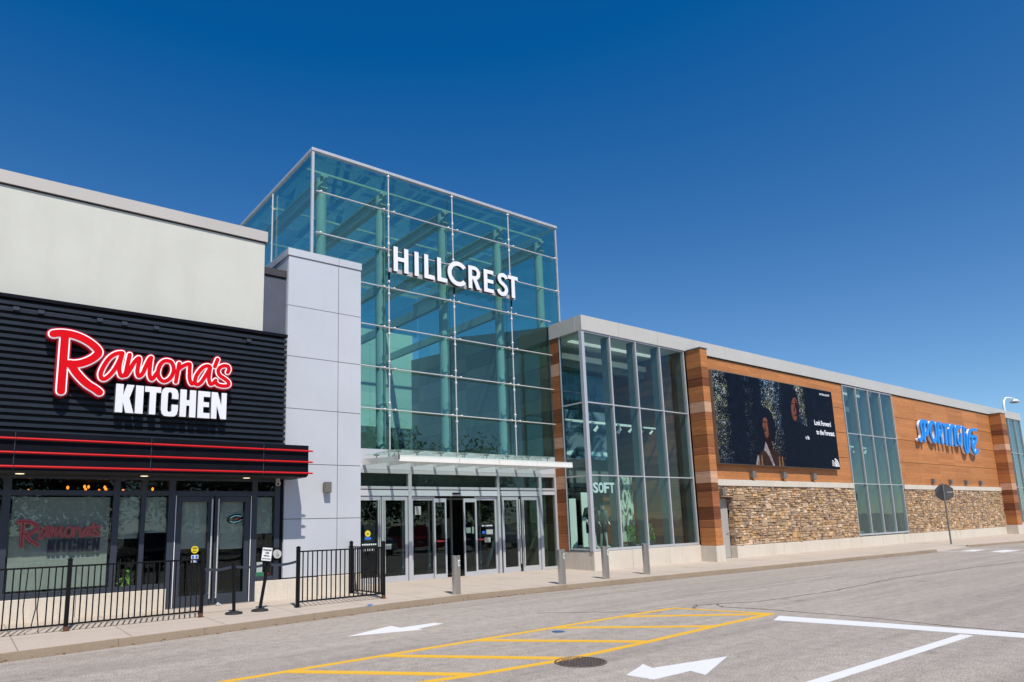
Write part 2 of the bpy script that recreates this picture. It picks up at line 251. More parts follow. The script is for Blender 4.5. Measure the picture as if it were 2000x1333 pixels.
# ------------------------------------------------------------------ mesh helpers
class MB:
    def __init__(s): s.v = []; s.f = []; s.t = []
    def add(s, vs, fs, tone=(1, 1, 1)):
        b = len(s.v); s.v += [tuple(q) for q in vs]
        for f in fs: s.f.append([b+i for i in f]); s.t.append(tone)
        return s
    def box(s, x0, x1, y0, y1, z0, z1, tone=(1, 1, 1)):
        if x0 > x1: x0, x1 = x1, x0
        if y0 > y1: y0, y1 = y1, y0
        if z0 > z1: z0, z1 = z1, z0
        vs = [(x, y, z) for x in (x0, x1) for y in (y0, y1) for z in (z0, z1)]
        return s.add(vs, [(0, 1, 3, 2), (4, 6, 7, 5), (0, 4, 5, 1), (2, 3, 7, 6), (0, 2, 6, 4), (1, 5, 7, 3)], tone)
    def prism(s, poly, y0, y1, tone=(1, 1, 1)):
        """poly in XZ, extruded from y0 (front) to y1"""
        a = sum(poly[i][0]*poly[(i+1) % len(poly)][1]-poly[(i+1) % len(poly)][0]*poly[i][1] for i in range(len(poly)))
        if a < 0: poly = poly[::-1]
        n = len(poly); vs = [(x, y0, z) for x, z in poly]+[(x, y1, z) for x, z in poly]
        fs = [tuple(range(n)), tuple(range(2*n-1, n-1, -1))]+[(i, i+n, (i+1) % n+n, (i+1) % n) for i in range(n)]
        return s.add(vs, fs, tone)
    def slab(s, poly, z0, z1, tone=(1, 1, 1)):
        """poly in XY"""
        a = sum(poly[i][0]*poly[(i+1) % len(poly)][1]-poly[(i+1) % len(poly)][0]*poly[i][1] for i in range(len(poly)))
        if a < 0: poly = poly[::-1]
        n = len(poly)
        zf = z1 if callable(z1) else (lambda x, y: z1)
        vs = [(x, y, z0) for x, y in poly]+[(x, y, zf(x, y)) for x, y in poly]
        fs = [tuple(range(n-1, -1, -1)), tuple(range(n, 2*n))]+[(i, (i+1) % n, (i+1) % n+n, i+n) for i in range(n)]
        return s.add(vs, fs, tone)
    def tube(s, p0, p1, r, n=12, r1=None, tone=(1, 1, 1)):
        p0, p1 = Vector(p0), Vector(p1); d = (p1-p0).normalized(); r1 = r if r1 is None else r1
        a = d.orthogonal().normalized(); b = d.cross(a)
        vs = []
        for p, rr in ((p0, r), (p1, r1)):
            for i in range(n):
                t = 2*math.pi*i/n; vs.append(p+a*math.cos(t)*rr+b*math.sin(t)*rr)
        return s.add(vs, [tuple(range(n-1, -1, -1)), tuple(range(n, 2*n))]+[(i, (i+1) % n, (i+1) % n+n, i+n) for i in range(n)], tone)
    def path(s, pts, r, n=8, tone=(1, 1, 1)):
        """swept tube through points; r number or list"""
        pts = [Vector(p) for p in pts]; m = len(pts); rr = r if isinstance(r, (list, tuple)) else [r]*m
        vs = []; a = None
        for i, p in enumerate(pts):
            d = (pts[min(i+1, m-1)]-pts[max(i-1, 0)]).normalized()
            a = d.orthogonal().normalized() if a is None else (a-d*a.dot(d)).normalized()
            b = d.cross(a)
            for j in range(n):
                t = 2*math.pi*j/n; vs.append(p+a*math.cos(t)*rr[i]+b*math.sin(t)*rr[i])
        fs = [tuple(range(n-1, -1, -1)), tuple(range((m-1)*n, m*n))]
        for i in range(m-1):
            for j in range(n): fs.append((i*n+j, i*n+(j+1) % n, (i+1)*n+(j+1) % n, (i+1)*n+j))
        return s.add(vs, fs, tone)
    def ball(s, c, r, n=12, m=8, sc=(1, 1, 1), tone=(1, 1, 1)):
        vs = [(c[0], c[1], c[2]+r*sc[2])]
        for i in range(1, m):
            ph = math.pi*i/m
            for j in range(n):
                t = 2*math.pi*j/n; vs.append((c[0]+r*sc[0]*math.sin(ph)*math.cos(t), c[1]+r*sc[1]*math.sin(ph)*math.sin(t), c[2]+r*sc[2]*math.cos(ph)))
        vs.append((c[0], c[1], c[2]-r*sc[2])); L = len(vs)-1
        fs = [(0, 1+j, 1+(j+1) % n) for j in range(n)]
        for i in range(m-2):
            for j in range(n): fs.append((1+i*n+j, 1+(i+1)*n+j, 1+(i+1)*n+(j+1) % n, 1+i*n+(j+1) % n))
        fs += [(L, 1+(m-2)*n+(j+1) % n, 1+(m-2)*n+j) for j in range(n)]
        return s.add(vs, fs, tone)
    def build(s, name, mat, parent=None, smooth=False, bevel=0.0, kind=None):
        off = Vector((0, 0, 0))
        if parent is not None:
            q = parent
            while q is not None: off += q.location; q = q.parent
        me = bpy.data.meshes.new(name); me.from_pydata([(x-off.x, y-off.y, z-off.z) for x, y, z in s.v], [], s.f)
        ca = me.color_attributes.new('tone', 'FLOAT_COLOR', 'CORNER')
        data = []
        for p in me.polygons:
            data += list(c4(s.t[p.index]))*p.loop_total
        ca.data.foreach_set('color', data)
        me.materials.append(M[mat] if isinstance(mat, str) else mat)
        if smooth:
            me.shade_smooth(); me.set_sharp_from_angle(angle=math.radians(40))
        o = bpy.data.objects.new(name, me); COL.objects.link(o)
        if parent is not None: o.parent = parent
        if bevel:
            bv = o.modifiers.new('bevel', 'BEVEL'); bv.width = bevel; bv.segments = 2; bv.limit_method = 'ANGLE'; bv.angle_limit = math.radians(50)
        if kind: o['kind'] = kind
        return o
def tag(o, label, cat, group=None):
    o['label'] = label; o['category'] = cat
    if group: o['group'] = group
    return o
def thing(name, loc, label, cat, group=None):
    o = bpy.data.objects.new(name, None); o.empty_display_size = 0.2; o.location = loc; COL.objects.link(o)
    return tag(o, label, cat, group)
def copy_tree(o, parent=None):
    c = o.copy(); COL.objects.link(c); c.parent = parent
    for ch in list(o.children): copy_tree(ch, c)
    return c
def struct(name, mb, mat): return mb.build(name, mat, None, kind='structure')
def box(name, mat, parent, *a, **kw): return MB().box(*a).build(name, mat, parent, **kw)
def stroke_poly(pts, r, cap=6):
    """outline of a poly-line with round ends, as list of convex-ish pieces"""
    out = []
    for (x0, z0), (x1, z1) in zip(pts, pts[1:]):
        a = math.atan2(z1-z0, x1-x0); poly = []
        for i in range(cap+1):
            t = a-math.pi/2+math.pi*i/cap; poly.append((x1+r*math.cos(t), z1+r*math.sin(t)))
        for i in range(cap+1):
            t = a+math.pi/2+math.pi*i/cap; poly.append((x0+r*math.cos(t), z0+r*math.sin(t)))
        out.append(poly)
    return out
def smooth_path(pts, k=4):
    if len(pts) < 3: return pts
    closed = (pts[0] == pts[-1]); n = len(pts); out = []
    for i in range(n-1):
        p1, p2 = pts[i], pts[i+1]
        p0 = pts[i-1] if i > 0 else (pts[-2] if closed else p1)
        p3 = pts[i+2] if i+2 < n else (pts[1] if closed else p2)
        for j in range(k):
            t = j/k; q = []
            for d in range(2):
                q.append(0.5*((2*p1[d])+(-p0[d]+p2[d])*t+(2*p0[d]-5*p1[d]+4*p2[d]-p3[d])*t*t+(-p0[d]+3*p1[d]-3*p2[d]+p3[d])*t**3))
            out.append(tuple(q))
    out.append(pts[-1]); return out
def strokes(mb, paths, r, y0, y1, step=0.00012, k=4, cap=6):
    """every segment a prism; each a hair in front of the last so no faces are coplanar"""
    i = 0
    for p in paths:
        for poly in stroke_poly(smooth_path(p, k), r, cap):
            mb.prism(poly, y0-i*step, y1); i += 1
    return mb
def text_mesh(name, txt, mat, parent, x, y, z, size, width=None, depth=0.004, bold=0.0, shear=0.0, align='LEFT', height=None):
    """lettering facing -Y with its lower left corner at x, z"""
    cu = bpy.data.curves.new(name, 'FONT'); cu.body = txt; cu.size = size; cu.extrude = depth/2; cu.offset = bold; cu.shear = shear
    cu.resolution_u = 3
    to = bpy.data.objects.new(name, cu); COL.objects.link(to)
    dg = bpy.context.evaluated_depsgraph_get(); me = bpy.data.meshes.new_from_object(to.evaluated_get(dg))
    bpy.data.objects.remove(to)
    xs = [v.co.x for v in me.vertices]; ys = [v.co.y for v in me.vertices]
    sx = (width/(max(xs)-min(xs))) if width else 1.0; sz = (height/(max(ys)-min(ys))) if height else (1.0 if width is None else sx)
    x_, y_ = min(xs), min(ys)
    off = Vector((0, 0, 0)); q = parent
    while q is not None: off += q.location; q = q.parent
    for v in me.vertices:
        cx, cyy, cz = v.co; v.co = Vector((x+(cx-x_)*sx, y-depth/2-cz, z+(cyy-y_)*sz))-off
    me.flip_normals() if False else None
    me.materials.clear(); me.materials.append(M[mat]); 
    o = bpy.data.objects.new(name, me); COL.objects.link(o)
    if parent is not None: o.parent = parent
    return o
# ------------------------------------------------------------------ ground, road, pavement
def pave_z(x, y): return 0.112+0.015*(y-12.5)
def ground():
    struct('ground', MB().box(-900, 1500, -900, 1500, -0.6, -0.012), 'asphalt')
    g = 'markings on the tarmac'
    struct('road', MB().box(-60, 120, -30, 13.4, -0.010, 0.0), 'asphalt')
    kerb = [(-12, 10.0), (-4, 11.05), (0.69, 11.77), (2.2, 11.97), (3.52, 12.13), (5.6, 12.45), (7.4, 12.72), (9.5, 12.88), (11.4, 12.82), (12.9, 12.75), (15.4, 12.66), (17.9, 12.56), (20.4, 12.40), (24.3, 12.24), (28.4, 12.08), (33.4, 11.88)]
    notch = [(34.6, 12.75), (36.6, 12.75), (37.69, 12.14), (43.36, 11.6), (70, 10.6)]
    # pavement slab
    def off(pl, d): return [(x, y+d) for x, y in pl]
    poly = off(kerb, 0.055)+off(notch, 0.05)+[(70, 16.0), (24.6, 16.0), (24.6, 16.0), (16.0, 17.2), (-12, 17.2)]
    struct('pavement', MB().slab(poly, -0.2, pave_z), 'pavement')
    k = MB(); gt = MB()
    def strip(mb, line, d0, d1, z0, zt, jit=0.0):
        for (a, b), (c, d) in zip(line, line[1:]):
            n = max(1, int((c-a)/1.2))
            for i in range(n):
                t0, t1 = i/n, (i+1)/n
                x0, y0, x1, y1 = a+(c-a)*t0, b+(d-b)*t0, a+(c-a)*t1-0.006, b+(d-b)*t1
                j = random.uniform(-jit, jit)
                mb.slab([(x0, y0+d0), (x1, y1+d0), (x1, y1+d1), (x0, y0+d1)], z0, (lambda x, y, j=j: zt(x, y)+j))
    strip(k, kerb, 0.0, 0.055, -0.2, lambda x, y: pave_z(x, y)+0.002, 0.002)
    strip(k, notch[2:], -0.02, 0.05, -0.2, lambda x, y: pave_z(x, y)+0.002, 0.002)
    struct('kerb', k, 'kerb')
    strip(gt, kerb, -0.10, 0.0, -0.1, lambda x, y: 0.005)
    struct('gutter', gt, 'gutter')
    struct('kerb_ramp', MB().slab([(33.4, 11.86), (37.7, 12.1), (36.6, 12.85), (34.6, 12.85)], -0.1, lambda x, y: 0.02+0.11*(y-11.86)), 'pavement')
    # litter of dead leaves along the kerb
    d = MB()
    for i in range(160):
        x = random.choice((random.uniform(0, 16), random.uniform(7, 13), random.uniform(16, 33)))
        ky = next((a[1]+(b[1]-a[1])*(x-a[0])/(b[0]-a[0]) for a, b in zip(kerb, kerb[1:]) if a[0] <= x <= b[0]), 12)
        y = ky-abs(random.gauss(0.04, 0.06)); s = random.uniform(0.008, 0.03); a = random.uniform(0, 6.3)
        d.slab([(x+s*math.cos(a+q), y+s*0.7*math.sin(a+q)) for q in (0, 1.4, 3.1, 4.4)], 0.006, 0.012+random.uniform(0, 0.01))
    d.build('leaf_litter', 'debris', None, kind='stuff')
    # yellow hatching
    Z = 0.004
    def flat(name, polys, mat, z=Z):
        mb = MB()
        for i, p in enumerate(polys): mb.slab(p, z-0.006+0, z+0.0002*i)
        return struct(name, mb, mat)
    def line(p, q, w_):
        a = math.atan2(q[1]-p[1], q[0]-p[0]); nx, ny = -math.sin(a)*w_/2, math.cos(a)*w_/2
        return [(p[0]+nx, p[1]+ny), (p[0]-nx, p[1]-ny), (q[0]-nx, q[1]-ny), (q[0]+nx, q[1]+ny)]
    w_ = 0.11
    L1 = [(-3, 7.95), (2.59, 8.27), (4.71, 8.34), (7.93, 8.47), (11.15, 8.58)]
    L2 = [(-3, 6.75), (4.3, 6.66), (4.92, 6.57), (6.29, 6.47), (7.92, 6.56), (9.75, 6.72), (11.63, 6.84)]
    polys = [line(a, b, w_) for a, b in zip(L1, L1[1:])]+[line(a, b, w_) for a, b in zip(L2, L2[1:])]+[line((11.2, 8.6), (11.66, 6.8), w_)]
    for a, b in (((-1.3, 8.05), (0.4, 6.72)), ((0.4, 8.12), (2.0, 6.7)), ((1.9, 8.2), (3.4, 6.68)), ((3.4, 8.27), (4.9, 6.6)), ((4.75, 8.32), (6.35, 6.48)), ((6.35, 8.4), (7.98, 6.55)), ((7.95, 8.45), (9.78, 6.72)), ((9.66, 8.53), (11.6, 6.84))):
        polys.append(line(a, b, 0.15))
    flat('hatched_road_marking', polys, 'paint_yellow')
    flat('stop_line', [[(10.98, 6.42), (11.5, 6.62), (11.78, 5.0), (12.05, 3.35), (12.4, 0.5), (11.95, 0.5), (11.6, 3.28), (11.3, 5.0)]], 'paint_white')
    flat('lane_line', [line((-2, 3.86), (11.38, 3.83), 0.15)], 'paint_white')
    flat('parking_line', [line((13.9, 9.82), (15.79, 9.6), 0.05), line((15.79, 9.6), (19.6, 9.68), 0.05)], 'paint_old', 0.0035)
    ar = struct('lane_arrow', MB().slab([(5.15, 10.17), (6.21, 10.65), (6.2, 10.33), (6.92, 10.38), (6.98, 10.2), (6.35, 10.03), (6.36, 9.9)], -0.002, 0.004), 'paint_white')
    ar = struct('lane_arrow', MB().slab([(6.13, 5.39), (6.56, 5.56), (6.72, 5.64), (6.62, 5.42), (7.8, 5.22), (6.74, 4.80), (6.80, 5.04), (6.17, 5.05)], -0.002, 0.004), 'paint_white')
    ar.name = 'lane_arrow.001'
    flat('crosswalk_marking', [[(34.32, 11.35), (34.36, 10.85), (35.9, 10.9), (35.8, 11.35)], [(34.5, 10.35), (33.8, 9.72), (35.6, 9.6), (35.95, 10.2)], [(35.0, 9.2), (34.6, 8.6), (36.6, 8.4), (36.9, 9.1)], line((33.95, 11.9), (33.3, 7.5), 0.12), line((36.5, 11.9), (36.9, 7.5), 0.12)], 'paint_white')
    # cracks and a tar seam
    c = MB()
    def crack(pts, wd, n=14, jit=0.035):
        pp = []
        for a, b in zip(pts, pts[1:]):
            for i in range(n):
                t = i/n; pp.append((a[0]+(b[0]-a[0])*t+random.uniform(-jit, jit), a[1]+(b[1]-a[1])*t+random.uniform(-jit, jit)))
        pp.append(pts[-1])
        for a, b in zip(pp, pp[1:]): c.slab(line(a, b, wd*random.uniform(0.5, 1.4)), -0.002, 0.0035)
    crack([(11.95, 8.01), (12.12, 7.36), (12.2, 6.28)], 0.035, 18, 0.012); crack([(12.2, 6.28), (12.25, 5.46), (12.1, 4.29), (12.11, 3.38)], 0.018, 18, 0.012)
    crack([(11.35, 8.22), (11.84, 8.51), (12.3, 8.36), (13.09, 7.95), (15.75, 7.82), (19.86, 8.1), (24.69, 7.9), (28.3, 7.58)], 0.022, 12)
    crack([(12.3, 8.36), (11.9, 8.0)], 0.02, 8); crack([(9.01, 10.0), (9.93, 9.17), (10.55, 8.36)], 0.010, 10); crack([(6.3, 6.62), (6.25, 6.45), (6.5, 6.2)], 0.01, 6)
    struct('road_crack', c, 'crack')
    flat('survey_mark', [[(6.86, 12.62), (7.05, 12.8), (7.08, 12.95), (6.98, 12.95), (6.97, 12.84), (6.82, 12.7)]], 'paint_blue', pave_z(7, 12.8)+0.004)
    # utility covers
    mh = thing('manhole_cover', (6.285, 6.235, 0.0), 'round rusty grid manhole cover touching the yellow hatching', 'manhole cover')
    cx, cyy, R = 6.285, 6.235, 0.32; M['iron_dark'] = plain('iron_dark', (0.07, 0.052, 0.045), 0.85, 0.1)
    fr = MB()
    for i in range(36):
        a, b = 2*math.pi*i/36, 2*math.pi*(i+1)/36
        fr.slab([(cx+R*math.cos(a), cyy+R*math.sin(a)), (cx+R*math.cos(b), cyy+R*math.sin(b)), (cx+R*0.91*math.cos(b), cyy+R*0.91*math.sin(b)), (cx+R*0.91*math.cos(a), cyy+R*0.91*math.sin(a))], -0.02, 0.008)
    fr.build('frame', 'iron', mh)
    lid = MB().slab([(cx+R*0.9*math.cos(i*math.pi/18), cyy+R*0.9*math.sin(i*math.pi/18)) for i in range(36)], -0.02, 0.0025)
    lid.build('lid', 'iron_dark', mh)
    stud = MB()
    for i in range(-6, 7):
        for j in range(-6, 7):
            x, y = i*0.05, j*0.05
            if math.hypot(x, y) < R*0.84: stud.slab([(cx+x-0.016, cyy+y-0.016), (cx+x+0.016, cyy+y-0.016), (cx+x+0.016, cyy+y+0.016), (cx+x-0.016, cyy+y+0.016)], 0.0, 0.009)
    stud.build('grid', 'iron', mh)
    v = MB().slab([(7.73+0.10*math.cos(i*math.pi/10), 8.12+0.10*math.sin(i*math.pi/10)) for i in range(20)], -0.02, 0.006)
    v.slab([(7.73+0.07*math.cos(i*math.pi/10), 8.12+0.07*math.sin(i*math.pi/10)) for i in range(20)], 0.0, 0.010)
    tag(v.build('valve_cover', 'valve'), 'small round blue valve cover set inside the yellow hatching', 'valve cover')
ground()
# ------------------------------------------------------------------ restaurant
IMPACT = {'K': [(0, 0), (.4, 0), (.4, .38), (.56, 0), (1, 0), (.74, .52), (.98, 1), (.58, 1), (.4, .62), (.4, 1), (0, 1)],
 'I': [(0, 0), (1, 0), (1, 1), (0, 1)], 'T': [(0, 1), (0, .8), (.3, .8), (.3, 0), (.7, 0), (.7, .8), (1, .8), (1, 1)],
 'C': [(1, .62), (1, .78), (.93, .93), (.78, .99), (.5, 1), (.2, .99), (.06, .92), (0, .78), (0, .22), (.06, .08), (.2, .01), (.5, 0), (.8, .01), (.94, .08), (1, .24), (1, .42), (.62, .42), (.62, .2), (.55, .16), (.42, .16), (.38, .22), (.38, .8), (.45, .85), (.56, .84), (.62, .78), (.62, .62)],
 'H': [(0, 0), (.4, 0), (.4, .42), (.6, .42), (.6, 0), (1, 0), (1, 1), (.6, 1), (.6, .62), (.4, .62), (.4, 1), (0, 1)],
 'E': [(0, 0), (1, 0), (1, .2), (.46, .2), (.46, .42), (.92, .42), (.92, .6), (.46, .6), (.46, .8), (1, .8), (1, 1), (0, 1)],
 'N': [(0, 0), (.36, 0), (.36, .5), (.62, 0), (1, 0), (1, 1), (.66, 1), (.66, .5), (.4, 1), (0, 1)]}
RPATH = [[(1.452, 5.45), (1.453, 5.216), (1.454, 4.975), (1.455, 4.676), (1.455, 4.498), (1.456, 4.362)], [(1.261, 5.448), (1.34, 5.472), (1.451, 5.484), (1.595, 5.473), (1.754, 5.426), (1.896, 5.35), (1.997, 5.265), (2.039, 5.19), (1.996, 5.104), (1.896, 5.012), (1.764, 4.938), (1.632, 4.903), (1.46, 4.899)], [(1.58, 4.906), (1.661, 4.771), (1.773, 4.639), (1.894, 4.531), (2.025, 4.453), (2.097, 4.399)]]
APATH = [[(2.457, 5.232), (2.359, 5.206), (2.244, 5.11), (2.156, 4.951), (2.101, 4.784), (2.117, 4.688), (2.172, 4.669), (2.254, 4.746), (2.334, 4.872), (2.402, 5.03), (2.449, 5.187)], [(2.463, 5.226), (2.429, 5.046), (2.421, 4.895), (2.455, 4.774), (2.505, 4.767), (2.536, 4.82)], [(2.595, 5.212), (2.573, 5.063), (2.553, 4.91), (2.547, 4.778), (2.62, 4.918), (2.69, 5.078), (2.771, 5.164), (2.762, 5.01), (2.751, 4.882), (2.785, 4.791), (2.85, 4.855), (2.9, 5.001), (2.961, 5.162), (2.996, 5.202)], [(2.993, 5.201), (2.98, 4.993), (2.982, 4.84), (3.021, 4.755), (3.065, 4.798), (3.113, 4.893)], [(3.301, 5.174), (3.392, 5.146), (3.438, 5.021), (3.416, 4.888), (3.343, 4.776), (3.256, 4.735), (3.177, 4.785), (3.137, 4.896), (3.159, 5.04), (3.219, 5.138), (3.301, 5.174)], [(3.541, 5.144), (3.52, 4.991), (3.502, 4.845), (3.491, 4.746)], [(3.525, 5.018), (3.631, 5.109), (3.746, 5.156), (3.752, 5.017), (3.759, 4.846), (3.807, 4.739), (3.855, 4.777)], [(4.117, 5.16), (4.029, 5.122), (3.945, 5.019), (3.881, 4.886), (3.874, 4.766), (3.925, 4.732), (3.992, 4.785), (4.063, 4.906), (4.134, 5.047), (4.169, 5.132), (4.117, 5.16)], [(4.172, 5.132), (4.155, 4.996), (4.154, 4.862), (4.189, 4.772), (4.24, 4.79), (4.295, 4.863)], [(4.319, 5.326), (4.264, 5.163)], [(4.542, 5.066), (4.566, 5.137), (4.544, 5.196), (4.465, 5.205), (4.375, 5.156), (4.339, 5.07), (4.381, 4.98), (4.475, 4.923), (4.562, 4.857), (4.565, 4.783), (4.468, 4.753), (4.35, 4.768), (4.29, 4.822)]]
KITCHEN = [('K', 2.392, 2.73, 4.035, 4.605), ('I', 2.752, 2.898, 4.037, 4.605), ('T', 2.922, 3.225, 4.038, 4.607), ('C', 3.235, 3.565, 4.02, 4.618), ('H', 3.60, 3.916, 4.032, 4.607), ('E', 3.956, 4.205, 4.033, 4.607), ('N', 4.232, 4.552, 4.037, 4.608)]
XL = -7.0
def restaurant():
    B = thing('restaurant_building', (-0.5, 15.2, 0.15), 'flat roofed restaurant unit with cream upper wall over black slatted front and dark framed windows', 'restaurant')
    box('upper_wall', 'stucco_cream', B, XL, 5.48, 15.25, 22, 6.0, 8.46)
    box('roof_cap', 'cap_grey', B, XL, 5.53, 15.20, 22.05, 8.462, 8.72)
    box('roof_drip', 'joint', B, XL, 5.50, 15.235, 22, 8.43, 8.46)
    s = box('side_wall', 'stucco_grey', B, 5.49, 6.04, 15.30, 20, 5.0, 7.66)
    box('side_cap', 'cap_dark', B, 5.49, 6.04, 15.26, 20, 7.69, 7.86)
    # slatted cladding
    box('cladding_back', 'slat_back', B, XL, 5.93, 15.04, 15.24, 3.50, 6.10)
    cl = MB(); n = 20; z = 3.55
    for i in range(n):
        zz = z+i*0.1275
        cl.box(XL, 5.96, 14.955, 15.035, zz, zz+0.066)
    cl.build('slat_cladding', 'slat', B)
    box('cladding_top', 'awning', B, XL, 5.97, 14.93, 15.242, 6.102, 6.17)
    lb = MB(); lb.box(XL, 1.9, 14.965, 15.0, 5.905, 5.925); lb.box(2.1, 4.9, 14.965, 15.0, 5.905, 5.925)
    for x in (-3, 0.6, 1.0, 2.0, 2.45, 3.05, 5.0): lb.box(x, x+0.1, 14.90, 14.98, 5.86, 5.93)
    lb.build('light_track', 'frame_dark', B)
    # awning box and red tubes
    box('awning', 'awning', B, XL, 6.25, 14.30, 15.04, 2.83, 3.50)
    box('awning_soffit', 'soffit', B, XL, 6.23, 14.32, 15.2, 2.80, 2.828)
    for x in (-5.8, -3.6, -1.45, 0.78, 3.0, 5.23): box('awning_seam', 'frame_dark', B, x-0.006, x+0.006, 14.285, 14.30, 2.84, 3.49)
    joints = [XL, -5.8, -3.6, -1.45, 0.78, 3.0, 5.23, 6.33]
    for zc in (2.885, 3.13, 3.375):
        for a, b in zip(joints, joints[1:]):
            t = MB().tube((a+0.015, 14.255, zc), (b-0.015, 14.255, zc), 0.020, 10); t.tube((b-0.02, 14.255, zc), (b+0.008, 14.255, zc), 0.013, 8)
            t.build('red_tube', 'red_tube', B, smooth=True)
    for x, y in ((-3.2, 14.75), (-1.1, 14.75), (0.92, 14.75), (3.0, 14.78), (5.05, 14.8)):
        dl = MB().tube((x, y, 2.797), (x, y, 2.815), 0.09, 20).build('downlight', 'alu_dark', B)
        MB().tube((x, y, 2.790), (x, y, 2.7965), 0.07, 20).build('lens', 'downlight', dl)
    # plinth
    xs = [XL, -4.6, -2.2, 0.1, 2.0, 3.60]
    for a, b in zip(xs, xs[1:]): box('plinth', 'plinth', B, a+0.004, b-0.004, 15.14, 15.45, -0.1, 0.555, bevel=0.008)
    box('plinth', 'plinth', B, 5.42, 6.9, 15.14, 15.45, -0.1, 0.575, bevel=0.008); box('plinth', 'plinth', B, 6.91, 8.0, 15.14, 15.45, -0.1, 0.585, bevel=0.008)
    # window frames
    f = MB(); Yf, Yb = 15.16, 15.30
    f.box(XL, 3.66, Yf+0.004, Yb, 0.556, 0.66); f.box(XL, 3.66, Yf+0.004, Yb, 2.43, 2.53)
    f.box(XL, 5.95, Yf-0.02, Yb, 2.745, 2.80)
    for a, b in ((-3.45, -3.33), (-1.35, -1.23), (.71, .84), (2.54, 2.655), (3.05, 3.14)): f.box(a, b, Yf, Yb+0.002, 0.60, 2.76)
    f.box(3.57, 3.70, Yf-0.01, Yb+0.004, 0.14, 2.76); f.box(5.31, 5.43, Yf-0.01, Yb+0.004, 0.14, 2.76)
    f.box(5.83, 5.95, Yf-0.01, Yb+0.004, 0.575, 2.76); f.box(5.43, 5.83, Yf+0.002, Yb, 0.575, 0.67); f.box(5.43, 5.83, Yf+0.002, Yb, 2.43, 2.53)
    f.box(3.70, 5.31, Yf+0.002, Yb, 2.42, 2.53)
    f.build('window_frame', 'frame_dark', B, bevel=0.004)
    tr = MB(); tr.box(3.708, 3.722, Yf-0.016, Yf, 0.14, 2.43); tr.box(5.285, 5.299, Yf-0.016, Yf, 0.14, 2.43); tr.build('door_trim', 'letter_white', B)
    box('end_panel', 'awning', B, 5.951, 6.03, 15.17, 15.5, 0.575, 2.8)
    for a, b in ((XL, -3.45), (-3.33, -1.35), (-1.23, .71), (.84, 2.54), (2.655, 3.05), (3.14, 3.57), (5.43, 5.83)):
        w1 = box('window_pane', 'glass_rest', B, a, b, 15.20, 15.212, 0.662, 2.428)
        box('transom_pane', 'glass_rest', B, a, b, 15.20, 15.212, 2.532, 2.744)
    box('transom_pane', 'glass_rest', B, 3.71, 5.30, 15.20, 15.212, 2.532, 2.744)
    for a, b in ((3.735, 4.49), (4.515, 5.27)):
        d = MB(); d.box(a, b, 15.165, 15.215, 0.155, 0.38); d.box(a, b, 15.165, 15.215, 2.30, 2.415); d.box(a, a+0.11, 15.165, 15.215, 0.381, 2.299); d.box(b-0.11, b, 15.165, 15.215, 0.381, 2.299)
        do = d.build('door', 'frame_dark', B, bevel=0.004)
        box('pane', 'glass_rest', do, a+0.11, b-0.11, 15.185, 15.197, 0.38, 2.30)
        hx = b-0.055 if a < 4 else a+0.055
        h = MB().tube((hx, 15.09, 0.30), (hx, 15.09, 2.36), 0.015, 10)
        for z in (0.4, 1.3, 2.26): h.tube((hx, 15.09, z), (hx, 15.17, z), 0.010, 8)
        h.build('handle', 'steel', do, smooth=True)
    box('door_threshold', 'alu_dark', B, 3.71, 5.30, 15.12, 15.30, 0.12, 0.165)
    # blinds
    for a, b, z in ((XL, -3.5, 0.72), (-3.28, -1.4, 0.72), (-1.18, .66, .72), (.875, 2.50, .70), (2.67, 3.03, 1.58), (3.16, 3.55, 1.68), (3.86, 4.37, 1.33), (4.64, 5.15, 1.30), (5.45, 5.81, 1.60)):
        box('blind', 'blind', B, a, b, 15.262, 15.27, z, 2.40)
    # dark room behind
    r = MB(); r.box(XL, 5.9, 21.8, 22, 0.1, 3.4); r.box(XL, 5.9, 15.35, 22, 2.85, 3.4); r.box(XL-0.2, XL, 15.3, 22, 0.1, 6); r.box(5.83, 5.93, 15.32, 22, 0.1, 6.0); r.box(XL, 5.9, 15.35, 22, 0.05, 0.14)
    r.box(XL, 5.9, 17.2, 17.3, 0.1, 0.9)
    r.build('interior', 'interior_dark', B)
    for x, y, z in ((1.25, 17.2, 2.62), (1.9, 16.6, 2.66), (2.25, 16.9, 2.70), (2.33, 17.3, 2.66), (2.45, 17.8, 2.75), (2.55, 17.0, 2.62), (2.65, 16.8, 2.64), (2.72, 17.4, 2.72), (2.85, 17.0, 2.70), (2.95, 17.2, 2.66), (3.03, 17.0, 2.62), (3.5, 17.4, 2.70), (3.62, 16.9, 2.66)):
        b = MB().ball((x, y, z), 0.026, 8, 6, (1, 1, 1.5)); b.build('pendant_bulb', 'bulb', B)
    # stickers on the doors
    MB().tube((4.13, 15.158, 1.31), (4.13, 15.1645, 1.31), 0.075, 24).build('door_sticker', 'sticker_yellow', B)
    sq = MB().box(4.065, 4.205, 15.158, 15.1645, 1.05, 1.20).build('door_sticker', 'sticker_white', B)
    text_mesh('symbol', 'E E', 'sticker_blue', sq, 4.075, 15.157, 1.13, 0.06, 0.12, 0.002, 0.004, height=0.06)
    text_mesh('symbol', 'L S', 'sticker_blue', sq, 4.075, 15.157, 1.06, 0.06, 0.12, 0.002, 0.004, height=0.055)
    tl = MB().box(4.08, 4.18, 15.156, 15.157, 1.30, 1.303); tl.box(4.08, 4.18, 15.156, 15.157, 1.325, 1.34); tl.box(4.09, 4.17, 15.156, 15.157, 1.355, 1.362); tl.box(4.09, 4.17, 15.156, 15.157, 1.27, 1.282); tl.build('sticker_print', 'decal_dark', B)
